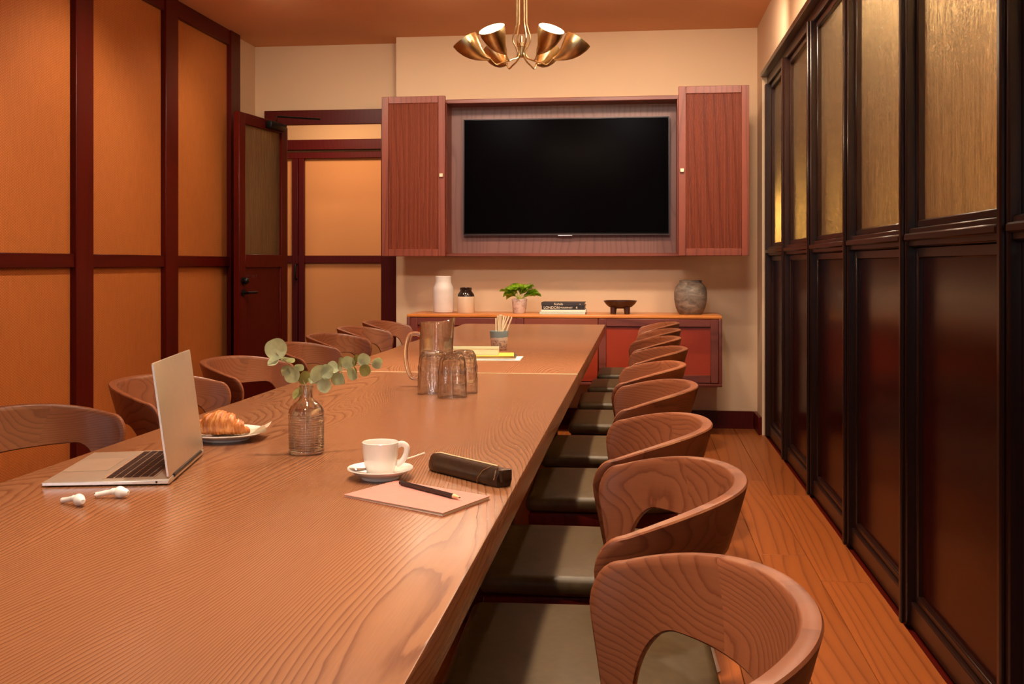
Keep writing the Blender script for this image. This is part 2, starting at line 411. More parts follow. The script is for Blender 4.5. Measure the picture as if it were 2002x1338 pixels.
# right wall: the glazed partition
PX = .845
posts = [6.16, 5.245, 4.33, 3.41, 2.50, 1.59, .68, -.23]
ys = [7.02]+posts
obj('cornice', bx((.79, -1.0, 2.352), (PX+.06, 7.02, 2.382), .003, 1), M['partition'], wr)
obj('head_rail', bx((PX-.012, -1.0, 2.30), (PX+.06, 7.02, 2.352), .004, 1), M['partition'], wr)
obj('sill_rail', bx((PX-.008, -1.0, 0), (PX+.05, 7.02, .075), .004, 1), M['partition'], wr)
obj('post', bx((PX-.03, 6.965, 0), (PX+.06, 7.02, 2.30), .004, 1), M['partition'], wr)
for y in posts:
    bm = bmesh.new(); w = .034
    box(bm, (PX-.022, y-w, .0), (PX+.06, y+w, 2.31), .004, 1)
    box(bm, (PX-.034, y-.012, .0), (PX-.02, y+.012, 2.31), .004, 1)
    obj('post', bm, M['partition'], wr)
for k in range(len(ys)-1):
    y1, y0 = ys[k]-.034-(.02 if k == 0 else 0), ys[k+1]+.034
    bm = bmesh.new(); box(bm, (PX-.014, y0, 1.178), (PX+.05, y1, 1.236), .004, 1); box(bm, (PX-.03, y0, 1.195), (PX-.012, y1, 1.219), .005, 1)
    obj('middle_rail', bm, M['partition'], wr)
    for (z0, z1) in ((1.236, 2.30), (.075, 1.178)):      # glazing beads
        bm = bmesh.new(); b = .024
        box(bm, (PX+.006, y0, z0), (PX+.04, y0+b, z1), .004, 1); box(bm, (PX+.006, y1-b, z0), (PX+.04, y1, z1), .004, 1)
        box(bm, (PX+.006, y0+b, z0), (PX+.04, y1-b, z0+b), .004, 1); box(bm, (PX+.006, y0+b, z1-b-.01), (PX+.04, y1-b, z1), .004, 1)
        obj('bead', bm, M['partition'], wr)
    obj('glass_pane', bx((PX+.026, y0+.02, 1.25), (PX+.032, y1-.02, 2.28)), M['rainglass'], wr)
    obj('lower_panel', bx((PX+.022, y0+.02, .09), (PX+.034, y1-.02, 1.165)), M['lowpanel'], wr)

# corridor behind the partition
tag(obj('wall_corridor', bx((3.0, -3.1, 0), (3.1, 10, ZC)), M['corrwall']), kind='structure')
tag(obj('wall_corridor_end', bx((.95, 10, 0), (3.1, 10.1, ZC)), M['corrwall']), kind='structure')
tag(obj('ceiling_corridor', bx((.95, -3.1, ZC), (3.1, 10.1, ZC+.1)), M['corrwall']), kind='structure')
t = thing('globe_lamp', 'glowing yellow globe lamp blurred behind the far streaked glass panes', 'lamp', (1.24, 7.40, 0))
bm = bmesh.new(); lathe(bm, [(0, 0), (.12, 0), (.12, .02), (.012, .03), (.012, 1.235), (0, 1.235)], 24); obj('lamp_stand', bm, M['brass'], t)
bm = bmesh.new(); bmesh.ops.create_uvsphere(bm, u_segments=24, v_segments=16, radius=.19, matrix=Matrix.Translation((0, 0, 1.42))); obj('glass_globe', bm, M['globe'], t)

# hallway beyond the door opening
hw = tag(obj('wall_hallway', bx((-4, 9.04, 0), (.9, 9.14, ZC)), M['hallwall']), kind='structure')
tag(obj('wall_hallway_left', bx((-4, 7.5, 0), (-3.9, 9.04, ZC)), M['hallwall']), kind='structure')
tag(obj('wall_hallway_right', bx((-1.0, 7.62, 0), (-.9, 9.04, ZC)), M['hallwall']), kind='structure')
tag(obj('ceiling_hallway', bx((-4, 7.6, ZC), (.9, 9.2, ZC+.1)), M['ceiling']), kind='structure')
for (z0, z1, y) in ((2.135, 2.225, 8.97), (2.06, 2.115, 8.99)):
    obj('rail', bx((-3.9, y, z0), (-1.0, 9.04, z1), .003, 1), M['mahog_h'], hw)
obj('rail', bx((-3.9, 8.995, 1.131), (-1.0, 9.04, 1.199), .003, 1), M['mahog_h'], hw)
obj('rail', bx((-3.9, 8.995, 0), (-1.0, 9.04, .12), .003, 1), M['mahog_h'], hw)
xs = [-3.9, -3.008, -2.1, -1.05]
for x in xs[1:]: 
    obj('stile', bx((x-.056, 8.99, 0), (x-.004, 9.04, 2.06), .003, 1), M['mahog'], hw); obj('stile', bx((x+.004, 8.985, 0), (x+.056, 9.04, 2.06), .003, 1), M['mahog'], hw)
for a, b in zip(xs, xs[1:]):
    obj('fabric_panel', bx((a+.056, 9.02, 1.199), (b-.056, 9.04, 2.06)), M['hallpanel'], hw); obj('fabric_panel', bx((a+.056, 9.02, .12), (b-.056, 9.04, 1.131)), M['hallpanel'], hw)
bm = bmesh.new(); tube(bm, spline([(-3.02, 8.985, 1.12), (-3.02, 8.95, 1.11), (-3.02, 8.95, 1.0), (-3.02, 8.985, .99)], 5), .008)
obj('pull_handle', bm, M['blackmetal'], hw)

# door frame (trim) and the open door leaf
tr = tag(obj('trim_1', bx((-2.756, 7.462, 2.150), (-1.76, 7.499, 2.258), .003, 1), M['mahog_h']), kind='structure')
obj('jamb', bx((-1.872, 7.462, 0), (-1.76, 7.62, 2.150), .003, 1), M['mahog'], tr)
obj('jamb', bx((-2.72, 7.462, 0), (-2.63, 7.62, 2.150), .003, 1), M['mahog'], tr)
dr = bpy.data.objects.new('door_1', None); C.objects.link(dr); dr['kind'] = 'structure'
dv = Vector((-2.685+2.60, 6.74-7.45, 0)); dr.location = (-2.60, 7.45, 0); dr.rotation_euler = (0, 0, math.atan2(dv.y, dv.x))
DL = dv.length      # leaf runs along local +x from the hinge; room side is local +y
bm = bmesh.new()
for a in ((0, .02, .085, 2.15), (DL-.085, .02, DL, 2.15)): box(bm, (a[0], -.02, a[1]), (a[2], .024, a[3]), .003, 1)
box(bm, (.085, -.02, 2.075), (DL-.085, .024, 2.15), .003, 1); box(bm, (.085, -.02, 1.10), (DL-.085, .024, 1.19), .003, 1); box(bm, (.085, -.02, .02), (DL-.085, .024, .2), .003, 1)
obj('door_frame', bm, M['mahog'], dr)
obj('door_glass', bx((.085, -.004, 1.19), (DL-.085, .004, 2.075)), M['doorglass'], dr)
obj('door_panel', bx((.085, -.008, .2), (DL-.085, .012, 1.10)), M['mahog'], dr)
for (x0, x1) in ((.085, .1), (DL-.1, DL-.085)): obj('bead', bx((x0, -.008, .2), (x1, .02, 1.1), .003, 1), M['mahog'], dr)
bm = bmesh.new(); tube(bm, [(DL-.05, .024, 1.01), (DL-.05, .034, 1.01)], .027, 20); tube(bm, [(DL-.05, .024, .93), (DL-.05, .034, .93)], .024, 20)
tube(bm, [(DL-.05, .034, .93), (DL-.05, .058, .93)], .009, 12); tube(bm, [(DL-.05, .058, .93), (DL-.09, .062, .93), (DL-.175, .062, .93)], .009, 12)
bmesh.ops.create_uvsphere(bm, u_segments=16, v_segments=10, radius=.022, matrix=Matrix.Translation((DL-.05, .046, 1.01)))
obj('door_handle', bm, M['blackmetal'], dr)
me = text_mesh('FIRE DOOR', .032); o = obj('lettering', me, M['faintink'], dr, (DL-.115, .0125, 1.04), (PI/2, 0, PI)); tag(o, 'faint pale lettering')
bm = bmesh.new(); box(bm, (.10, .024, 2.085), (.34, .07, 2.135), .006); tube(bm, [(.22, .05, 2.15), (.35, .12, 2.16), (.12, .34, 2.165)], .007, 8)
obj('door_closer', bm, M['blackmetal'], dr)

# ---------------------------------------------------------------- television wall cabinet
cab = thing('television_cabinet', 'wall-hung reddish wood cabinet with folded-back ribbed doors around the black television', 'cabinet', (-.53, 7.29, 1.18))
cx, cy, cz = cab.location
def L(lo, hi): return (lo[0]-cx, lo[1]-cy, lo[2]-cz), (hi[0]-cx, hi[1]-cy, hi[2]-cz)
BX0, BX1, BZ0, BZ1 = -1.335, .272, 1.176, 2.255
obj('cabinet_top', bx(*L((BX0, 7.08, BZ1-.028), (BX1, 7.298, BZ1)), .003, 1), M['redwood_h'], cab)
obj('cabinet_bottom', bx(*L((BX0, 7.08, BZ0), (BX1, 7.298, BZ0+.022)), .003, 1), M['redwood_h'], cab)
for x in (BX0, BX1-.022): obj('side_panel', bx(*L((x, 7.08, BZ0+.022), (x+.022, 7.298, BZ1-.028)), .002, 1), M['redwood'], cab)
obj('back_panel', bx(*L((BX0+.022, 7.262, BZ0+.022), (BX1-.022, 7.296, BZ1-.028))), M['niche'], cab)
def leaf(w, front=True):
    """a cabinet door leaf, local x from 0..w, front face at y=0, thickness .024"""
    z0, z1, fr = 0, 1.088, .047
    root = bpy.data.objects.new('door', None); C.objects.link(root)
    bm = bmesh.new()
    for a in ((0, z0, fr, z1), (w-fr, z0, w, z1), (fr, z0, w-fr, z0+fr), (fr, z1-fr, w-fr, z1)):
        box(bm, (a[0], 0, a[1]), (a[2], .024, a[3]), .002, 1)
    obj('door_frame', bm, M['redwood'], root)
    obj('door_panel', bx((fr, .012, z0+fr), (w-fr, .020, z1-fr)), M['groove'] if front else M['redwood'], root)
    if front:
        bm = bmesh.new(); n = 38; p = (w-2*fr)/n
        for k in range(n):
            x = fr+p*(k+.5)
            v = [bm.verts.new((x+p*.35*math.cos(a), .012-.008*math.sin(a), z)) for z in (z0+fr, z1-fr) for a in (0, PI/4, PI/2, 3*PI/4, PI)]
            for q in range(4): bm.faces.new((v[q], v[q+1], v[q+6], v[q+5]))
        s = obj('slats', bm, M['slatwood'], root, angle=80); tag(s, kind='stuff')
    return root
def place_leaf(o, x0, y0, x1, y1):
    o.parent = cab; o.location = (x0-cx, y0-cy, 1.178-cz); o.rotation_euler = (0, 0, math.atan2(y1-y0, x1-x0))
for front, a, kx in ((True, (-1.747, 6.985, -1.307, 6.98), .415), (True, (.250, 6.80, .694, 6.80), .022)):
    w = math.hypot(a[2]-a[0], a[3]-a[1]); o = leaf(w); place_leaf(o, *a)
    obj('knob', bx((kx-.013, -.016, .535), (kx+.013, 0, .561), .003, 1), M['inlay'], o)
place_leaf(leaf(.41, False), -1.747, 7.03, -1.337, 7.065)
place_leaf(leaf(.43, False), .262, 7.052, .69, 6.845)
tv = thing('television', 'large flat black television switched off inside the wall cabinet', 'television', (-.5085, 7.25, 1.73))
bm = bx((-.712, -.03, -.405), (.712, .010, .405), .004); obj('housing', bm, M['black'], tv)
obj('screen', bx((-.703, -.033, -.390), (.703, -.029, .396)), M['screen'], tv)
bm = bmesh.new()
for a in ((-.713, -.406, .713, -.399), (-.713, .401, .713, .406), (-.713, -.399, -.708, .401), (.708, -.399, .713, .401)): box(bm, (a[0], -.036, a[1]), (a[2], -.028, a[3]))
tag(obj('bezel', bm, plain('gunmetal_bezel', (.07, .05, .048), .35, metal=.9), tv), 'thin gunmetal bezel')
obj('maker_badge', bx((-.05, -.038, -.412), (.05, -.03, -.404), .002, 1), M['chrome'], tv)
obj('wall_bracket', bx((-.2, .010, -.2), (.2, .0115, .2)), M['black'], tv)

# ---------------------------------------------------------------- sideboard
sb = thing('sideboard', 'long wall-hung reddish wood sideboard below the television', 'sideboard', (-.507, 7.29, .33))
cx, cy, cz = sb.location
SX0, SX1, SZ0, SZ1, SY = -1.543, .53, .33, .79, 6.85
obj('case_top', bx(*L((SX0, SY, SZ1-.02), (SX1, 7.298, SZ1)), .005), M['sidetop'], sb)
bm = bmesh.new(); box(bm, *L((SX0, SY, SZ0), (SX1, 7.298, SZ0+.022)), .005)
obj('case_bottom', bm, M['plum'], sb)
for x in (SX0, SX1-.022): obj('side_panel', bx(*L((x, SY, SZ0+.022), (x+.022, 7.298, SZ1-.02)), .003), M['plum'], sb)
obj('back_panel', bx(*L((SX0+.022, 7.27, SZ0+.022), (SX1-.022, 7.296, SZ1-.02))), M['redwood'], sb)
fr0, fr1 = SZ0+.025, SZ1-.023
def sdoor(x0, x1, panels, z0=fr0, z1=fr1):
    fw = .05
    o = obj('door', bx(*L((x0, SY+.012, z0), (x1, SY+.022, z1))), M['redpanel'], sb)
    for a in ((x0, z0, x0+fw, z1), (x1-fw, z0, x1, z1), (x0+fw, z0, x1-fw, z0+fw), (x0+fw, z1-fw, x1-fw, z1)):
        obj('frame_rail', bx(*L((a[0], SY-.002, a[1]), (a[2], SY+.012, a[3])), .003, 1), M['plum'], o)
    for p in panels: obj('frame_rail', bx(*L((p-.02, SY-.001, z0+fw), (p+.02, SY+.011, z1-fw)), .003, 1), M['plum'], o)
sdoor(SX0+.024, -.758, []); sdoor(-.265, SX1-.024, [])
d = obj('drawer', bx(*L((-.754, SY-.001, .665), (-.269, SY+.02, fr1)), .003, 1), M['redwood_h'], sb)
bm = bx(*L((-.665, SY-.022, .690), (-.365, SY-.001, .702)), .004); tag(obj('drawer_pull', bm, M['inlay'], d), 'long pale brass finger pull')
d = obj('drawer', bx(*L((-.754, SY-.001, fr0), (-.269, SY+.02, .66)), .003, 1), M['redpanel'], sb)

# ---------------------------------------------------------------- table
TX0, TX1, TY0, TY1, TZ = -1.09, -.208, .45, 6.487, .75
tb = thing('conference_table', 'long reddish ash conference table with a pale inlay strip across it', 'table', ((TX0+TX1)/2, 3.56, 0))
cx, cy, cz = tb.location
SEAM = 3.56
for y0, y1 in ((TY0, SEAM-.004), (SEAM+.004, TY1)):
    o = obj('tabletop', bx(*L((TX0, y0, TZ-.052), (TX1, y1, TZ)), .0035, 2), M['table'], tb)
tag(obj('inlay_strip', bx(*L((TX0+.001, SEAM-.0045, TZ-.05), (TX1-.001, SEAM+.0045, TZ+.0006))), M['inlay'], tb), 'pale brass inlay strip')
for y in (1.15, 3.3, 3.82, 5.9):
    bm = bmesh.new(); box(bm, *L((-.84, y-.05, .03), (-.46, y+.05, TZ-.053)), .01); box(bm, *L((-.87, y-.07, 0), (-.43, y+.07, .04)), .008)
    obj('pedestal', bm, M['mahog'], tb)

# ---------------------------------------------------------------- armchairs
def chair_shell(part):
    N = 600
    pts = [(-.060+.25*math.cos(1.58*k/N), .294*math.sin(1.58*k/N)) for k in range(N+1)]
    ln = [0]
    for k in range(N): ln.append(ln[-1]+math.hypot(pts[k+1][0]-pts[k][0], pts[k+1][1]-pts[k][1]))
    SM = ln[-1]
    def plan(s):
        sg = 1 if s >= 0 else -1; s = min(abs(s), SM)
        k = min(N-1, int(s/SM*N))
        while k > 0 and ln[k] > s: k -= 1
        while k < N-1 and ln[k+1] < s: k += 1
        f = (s-ln[k])/(ln[k+1]-ln[k]); (xa, ya), (xb_, yb_) = pts[k], pts[k+1]
        p = Vector((xa+(xb_-xa)*f, (ya+(yb_-ya)*f)*sg, 0))
        k0, k1 = max(0, k-12), min(N, k+13); tx_, ty_ = pts[k1][0]-pts[k0][0], pts[k1][1]-pts[k0][1]
        if k < 12: tx_ *= (k+f)/12
        n = Vector((ty_, -tx_*sg, 0)).normalized()
        return p, n, PI/2*(k+f)/N
    def zt(s): return .770-.055*min(1, max(0, (.18-plan(s)[0].x)/.25))**1.5
    def Tc(t):
        if t <= .62: s = t/.62*(SM-.045); return s, zt(s)
        if t <= .78:
            a = (t-.62)/.16*PI/2; return SM-.045+.045*math.sin(a), zt(SM-.045)-.055*(1-math.cos(a))
        f = (t-.78)/.22; z0 = zt(SM-.045)-.055
        return SM-.052*f**1.2, z0+(.450-z0)*f
    def Bc(t):
        s1, s2 = SM-.150, SM-.078
        if t <= .6: return t/.6*s1, .662
        if t <= .88:
            a = (t-.6)/.28*PI/2; return s1+(s2-s1)*math.sin(a), .662-.09*(1-math.cos(a))
        f = (t-.88)/.12; return s2, .572+(.450-.572)*f
    cols = 44
    us = [k/cols for k in range(-cols, cols+1)]
    split = 16
    if part == 'back': us = [k/cols for k in range(-split, split+1)]
    elif part == 'left': us = [k/cols for k in range(-cols, -split+1)]
    else: us = [k/cols for k in range(split, cols+1)]
    vs = [0, .028, .12, .3, .5, .7, .88, .972, 1]
    bm = bmesh.new(); uvl = bm.loops.layers.uv.new('UVMap'); rings = []; uvd = {}
    for u in us:
        a = abs(u); sg = -1 if u < 0 else 1
        (s0, z0), (s1, z1) = Tc(a), Bc(a)
        ring_o, ring_i = [], []
        for j, v in enumerate(vs):
            s = s0+(s1-s0)*v; z = z0+(z1-z0)*v
            p, n, ang = plan(s*sg)
            dz = .77-z; back = math.cos(min(ang, PI/2))**1
            lean = dz*(.14+.12*back)+dz*dz*.30*back
            th = (.024-.008*min(1, abs(s)/SM)**2) * (.74 if j in (0, len(vs)-1) else 1.0)
            mid = p-n*(lean+.012)
            for sign, ring in ((.5, ring_o), (-.5, ring_i)):
                q = mid+n*(th*sign); q.z = z
                vt = bm.verts.new(q); uvd[vt] = (s*sg, z); ring.append(vt)
        rings.append(ring_o+ring_i[::-1])
    m = len(rings[0])
    for r0, r1 in zip(rings, rings[1:]):
        for k in range(m): bm.faces.new((r0[k], r0[(k+1) % m], r1[(k+1) % m], r1[k]))
    h = m//2
    for r in (rings[0], rings[-1]):
        for k in range(h-1): bm.faces.new((r[k], r[k+1], r[m-2-k], r[m-1-k]))
    for f in bm.faces:
        for lp in f.loops: lp[uvl].uv = uvd[lp.vert]
    return bm
def make_chair():
    t = thing('armchair', 'x', 'chair')
    obj('backrest', chair_shell('back'), M['walnut'], t, angle=40)
    obj('arm', chair_shell('left'), M['walnut'], t, angle=40); obj('arm', chair_shell('right'), M['walnut'], t, angle=40)
    # seat cushion: rounded slab, a little domed
    bm = bx((-.305, -.225, .432), (.135, .225, .474), .018, 4)
    bmesh.ops.subdivide_edges(bm, edges=[e for e in bm.edges if e.calc_length() > .2], cuts=6, use_grid_fill=True)
    for v in bm.verts:
        if v.co.z > .47: v.co.z += .010*max(0, 1-((v.co.x+.085)/.22)**2)*max(0, 1-(v.co.y/.225)**2)
        if v.co.x > 0: v.co.y *= 1-.22*(v.co.x/.135)**2
    obj('seat', bm, M['leather'], t, angle=60)
    bm = bx((-.295, -.23, .385), (.12, .23, .432), .008)
    for v in bm.verts:
        if v.co.x > 0: v.co.y *= .82
    obj('seat_frame', bm, M['mahog_h'], t)
    for sx, sy in ((-1, -1), (-1, 1), (1, -1), (1, 1)):
        bm = bmesh.new(); x0 = -.26 if sx < 0 else .09; x1 = -.30 if sx < 0 else .225; y0 = sy*(.19 if sx < 0 else .15); y1 = sy*(.225 if sx < 0 else .20)
        tube(bm, [(x0, y0, .39), ((x0+x1)/2, (y0+y1)/2, .2), (x1, y1, 0.0)], [.021, .017, .011], 12)
        obj('leg', bm, M['palemetal'], t)
    return t
proto = make_chair()
ordn = ['nearest the camera', 'second from the camera', 'third from the camera', 'fourth from the camera', 'fifth from the camera', 'sixth from the camera',
        'seventh from the camera', 'eighth from the camera', 'farthest, by the sideboard']
rr = [(1.12, .187), (1.79, .180), (2.385, .164), (3.13, .174), (3.76, .167), (4.47, .205), (5.11, .203), (5.73, .226), (6.40, .244)]
for i, (y, xb) in enumerate(rr):
    o = proto if i == 0 else copy_tree(proto)
    o.location = (xb-.19, y, 0); o.rotation_euler = (0, 0, math.radians([0, 1.5, -1, 1, -1.5, .5, 1, -1, .5][i]))
    tag(o, 'walnut armchair with dark leather seat, right side of table, '+ordn[i], 'chair', 'armchairs on the right side of the table')
lr = [(2.34, -1.612), (3.09, -1.605), (3.77, -1.615), (4.50, -1.63), (5.11, -1.655), (5.72, -1.678), (6.34, -1.70)]
ordl = ['nearest, cut by the left edge', 'behind the laptop screen', 'just beyond the laptop', 'behind the eucalyptus', 'fifth from the camera', 'sixth from the camera', 'farthest, left of the jug']
for i, (y, xb) in enumerate(lr):
    o = copy_tree(proto)
    o.location = (xb+.19, y, 0); o.rotation_euler = (0, 0, PI+math.radians([-4, 1, -1, 1, -1, 1, 0][i]))
    tag(o, 'walnut armchair with dark leather seat, left side of table, '+ordl[i], 'chair', 'armchairs on the left side of the table')

# ---------------------------------------------------------------- chandelier
ch = thing('chandelier', 'brass chandelier with six upturned leaf-shaped cups hanging above the table', 'chandelier', (-.525, 4.67, 0))
bm = bmesh.new(); lathe(bm, [(0, 2.052), (.009, 2.054), (.014, 2.066), (.014, 2.10), (.020, 2.102), (.020, 2.115), (.008, 2.12), (.005, 2.15), (0, 2.15)], 24); obj('hub', bm, M['brass'], ch)
bm = bmesh.new(); lathe(bm, [(0, 2.738), (.07, 2.738), (.07, 2.722), (.03, 2.712), (0, 2.712)], 32); obj('ceiling_rose', bm, M['brass'], ch)
for k in range(6):
    a = math.radians(60*k+6.4); ca, sa = math.cos(a), math.sin(a)
    def R(r, z, tw=0): return Vector((r*ca-tw*sa, r*sa+tw*ca, z))
    bm = bmesh.new()
    tube(bm, spline([R(.022, 2.713), R(.022, 2.25), R(.026, 2.19), R(.040, 2.135), R(.026, 2.10), R(.018, 2.066), R(.040, 2.045), R(.085, 2.030), R(.115, 2.022), R(.143, 2.050)], 6), .0036, 8)
    arm = obj('arm', bm, M['brass'], ch)
    # oblique cone from the joint to a round mouth that faces up and outwards
    J = R(.142, 2.045); el = math.radians(57)
    nrm = R(math.cos(el), math.sin(el)); side = Vector((-sa, ca, 0)); upv = nrm.cross(side).normalized()
    Cc = R(.256, 2.133)
    def cup(inner=0.0):
        bm = bmesh.new(); rings = []; prof = [(0, .13), (.10, .17), (.22, .27), (.38, .44), (.55, .63), (.72, .82), (.88, .96), (1, 1.0)]
        for f, r in prof:
            c = J.lerp(Cc, f) - R(1, 0).normalized()*0 - Vector((0, 0, .020*math.sin(PI*f)))
            rr_ = .061*r-inner
            ax = (Cc-J).normalized().lerp(nrm, f).normalized(); s_ = side; u_ = ax.cross(s_).normalized()
            rings.append([bm.verts.new(c+(s_*math.cos(2*PI*q/32)*.92+u_*math.sin(2*PI*q/32))*rr_) for q in range(32)])
        for r0, r1 in zip(rings, rings[1:]):
            for q in range(32): bm.faces.new((r0[q], r0[(q+1) % 32], r1[(q+1) % 32], r1[q]))
        bm.faces.new(rings[0][::-1]); return bm
    obj('cup', cup(), M['brass'], ch)
    tag(obj('cup_lining', cup(.0022), M['cupwhite'], ch), 'white cup lining')
    bm = bmesh.new(); bpos = J.lerp(Cc, .74); bmesh.ops.create_uvsphere(bm, u_segments=16, v_segments=10, radius=.014, matrix=Matrix.Translation(bpos)); obj('bulb', bm, M['bulb'], ch)
    bm = bmesh.new(); tube(bm, [J, J.lerp(Cc, .5)], .008, 12); obj('lamp_holder', bm, M['brass'], ch)
    light('chandelier_light', 'POINT', Vector((-.525, 4.67, 0))+Cc+nrm*.012, 7, (1, .76, .50), shadow_soft_size=.02)
for x, y in DOWN:      # recessed downlights, parts of the ceiling
    bm = bmesh.new(); lathe(bm, [(.045, -.0005), (.055, -.0005), (.055, -.004), (.045, -.006)], 32, closed=True); obj('downlight_ring', bm, M['whitematt'], ceil, (x, y, ZC))
    bm = bmesh.new(); lathe(bm, [(0, -.002), (.044, -.002), (.044, -.001), (0, -.001)], 32); obj('downlight_lens', bm, M['downlens'], ceil, (x, y, ZC))

# ---------------------------------------------------------------- things on the sideboard (top at z=.79)
ST = .7903
def vessel(name, label, cat, mat, prof, x, y=7.05, z=ST, seg=48):
    bm = bmesh.new(); lathe(bm, prof, seg); return tag(obj(name, bm, mat, None, (x, y, z)), label, cat)
vessel('vase', 'tall white glazed jar with a narrow neck, leftmost on the sideboard', 'vase', M['whitematt'],
       [(0, 0), (.060, 0), (.068, .006), (.071, .03), (.0715, .155), (.068, .175), (.058, .195), (.053, .215), (.054, .250), (.050, .252), (.047, .215), (.050, .19), (.062, .165), (.062, .03), (0, .012)], -1.331)
t = thing('lidded_jar', 'cream jar with a dark brown shoulder and neck, second from left on the sideboard', 'jar', (-1.175, 7.05, ST))
bm = bmesh.new(); lathe(bm, [(0, 0), (.056, 0), (.0595, .006), (.0595, .106), (.0585, .112), (0, .112)], 48); obj('body', bm, M['creamglaze'], t)
bm = bmesh.new(); lathe(bm, [(0, .1125), (.0585, .1125), (.056, .127), (.042, .146), (.038, .152), (.041, .157), (.041, .172), (.036, .174), (.034, .165), (0, .16)], 48); tag(obj('shoulder', bm, M['brownglaze'], t), 'dark brown glazed shoulder and neck')
# potted plant
t = thing('potted_plant', 'small bright green leafy plant in a pale veined pot', 'plant', (-.808, 7.05, ST))
bm = bmesh.new(); lathe(bm, [(0, 0), (.040, 0), (.043, .004), (.053, .096), (.050, .098), (.048, .088), (0, .086)], 40); obj('pot', bm, M['marble'], t)
bm = bmesh.new(); lathe(bm, [(0, .090), (.040, .089), (.0478, .087)], 24); obj('soil', bm, M['soil'], t)
def leaf_mesh(w, l, cup_=.15, n=8, tip=.0):
    bm = bmesh.new(); rows = []
    for i in range(n+1):
        f = i/n; yy = l*f
        ww = w*math.sin(PI*min(1, f**.8))**.75*(1-tip*f) if 0 < f < 1 else 0.0003
        zz = -cup_*l*(f-.2)**2
        rows.append([bm.verts.new((ww*q, yy, zz+cup_*w*1.2*abs(q)**1.5)) for q in (-1, -.5, 0, .5, 1)])
    for r0, r1 in zip(rows, rows[1:]):
        for q in range(4): bm.faces.new((r0[q], r0[q+1], r1[q+1], r1[q]))
    r = bmesh.ops.solidify(bm, geom=bm.faces[:], thickness=.0006)
    return bm
pr = random.Random(3)
pspec = [(-62, .045, .03, 100), (-40, .07, .05, 60), (-80, .10, .055, 75), (-15, .09, .085, 20), (20, .08, .09, 45), (45, .085, .065, 35), (72, .095, .05, 60), (95, .09, .035, 85), (120, .07, .02, 60), (-110, .07, .04, 70), (150, .06, .06, 40), (-150, .06, .07, 40), (5, .06, .05, 70), (-55, .05, .075, 60), (60, .05, .08, 50), (85, .115, .03, 95)]
for az, reach, hgt, tilt in pspec:
    a = math.radians(az); base = Vector((0, 0, .088)); tipp = Vector((math.sin(a)*reach*.68, -math.cos(a)*reach*.35, .098+hgt*.62))
    lf = obj('leaf', leaf_mesh(.031+.007*pr.random(), .066+.018*pr.random(), .5, 8), M['plant'], t, tipp, (math.radians(55-tilt*.55+pr.uniform(-15, 15)), pr.uniform(-.5, .5), -a+PI+PI))
    lf.rotation_euler[2] = -a if az < 0 else -a
    bm = bmesh.new(); tube(bm, spline([base, base.lerp(tipp, .5)+Vector((0, 0, .008)), tipp], 4), .0012, 6); obj('stalk', bm, M['plant'], lf).matrix_parent_inverse = Matrix.Identity(4)
    st = [k for k in lf.children][0]
    # stalk geometry is in plant space: undo the leaf transform
    st.matrix_local = (Matrix.LocRotScale(lf.location, lf.rotation_euler, None)).inverted()
# books
def book(x0, x1, z, th, dep, cover, label, title=None, size=.02, yf=6.95, rz=0, tmat='ink', tx=.02):
    w = x1-x0; t = thing('book', label, 'book', ((x0+x1)/2, yf, z), rz, 'books stacked flat on the sideboard')
    bm = bmesh.new(); box(bm, (-w/2, 0, 0), (w/2, .0022, th), .0006, 1); box(bm, (-w/2, .0022, 0), (w/2, dep, .0022)); box(bm, (-w/2, .0022, th-.0022), (w/2, dep, th))
    obj('cover', bm, cover, t)
    obj('page_block', bx((-w/2+.004, .0024, .0023), (w/2-.004, dep-.004, th-.0023)), M['pages'], t)
    if title:
        for txt, off, s, m in title:
            me = text_mesh(txt, s); o = obj('spine_lettering', me, m, t, (-w/2+off, -.0003, th/2), (PI/2, 0, 0))
    return t
book(-.660, -.356, ST, .016, .22, M['spine_teal'], 'pale teal book, lowest in the stack on the sideboard', None, yf=6.94)
book(-.652, -.352, ST+.0163, .013, .21, M['paper'], 'white book, second from the bottom of the stack on the sideboard', None, yf=6.945)
book(-.646, -.360, ST+.0296, .027, .20, M['spine_black'], 'thick black book with bold pale capitals on its spine', [('LONDON', .012, .024, M['ink']), ('MODERNIST', .122, .0150, M['ink']), ('4', .226, .024, M['ink'])], yf=6.95)
book(-.650, -.362, ST+.0569, .021, .20, M['spine_navy'], 'charcoal book with small pale script, topmost of the stack', [('Kuhala', .085, .022, M['ink']), ('o', .255, .014, M['ink'])], yf=6.955)
# carved bowl on three legs
t = thing('footed_bowl', 'dark carved wooden bowl on stubby legs, right of the books', 'bowl', (-.127, 7.05, ST))
bm = bmesh.new(); lathe(bm, [(0, .036), (.05, .037), (.078, .048), (.098, .066), (.112, .086), (.108, .089), (.092, .070), (.07, .055), (0, .048)], 40); obj('bowl', bm, M['darkwood'], t)
for k in range(4):
    a = math.radians(45+90*k); bm = bmesh.new(); tube(bm, [(math.cos(a)*.062, math.sin(a)*.062, .046), (math.cos(a)*.066, math.sin(a)*.066, .0018)], [.022, .018], 10); obj('leg', bm, M['darkwood'], t)
vessel('stone_vase', 'squat grey-brown stone vase at the right end of the sideboard', 'vase', M['stone'],
       [(0, 0), (.070, 0), (.080, .008), (.098, .045), (.108, .10), (.109, .145), (.102, .178), (.082, .202), (.073, .210), (.074, .226), (.068, .227), (.066, .206), (.088, .18), (.095, .1), (.07, .02), (0, .015)], .338)

# ---------------------------------------------------------------- things on the table
T0 = TZ+.0003
# laptop
ang = math.radians(102.1)
lp = thing('laptop', 'open champagne-coloured laptop standing at the left of the table', 'laptop', (-.791, 1.692, T0), ang)
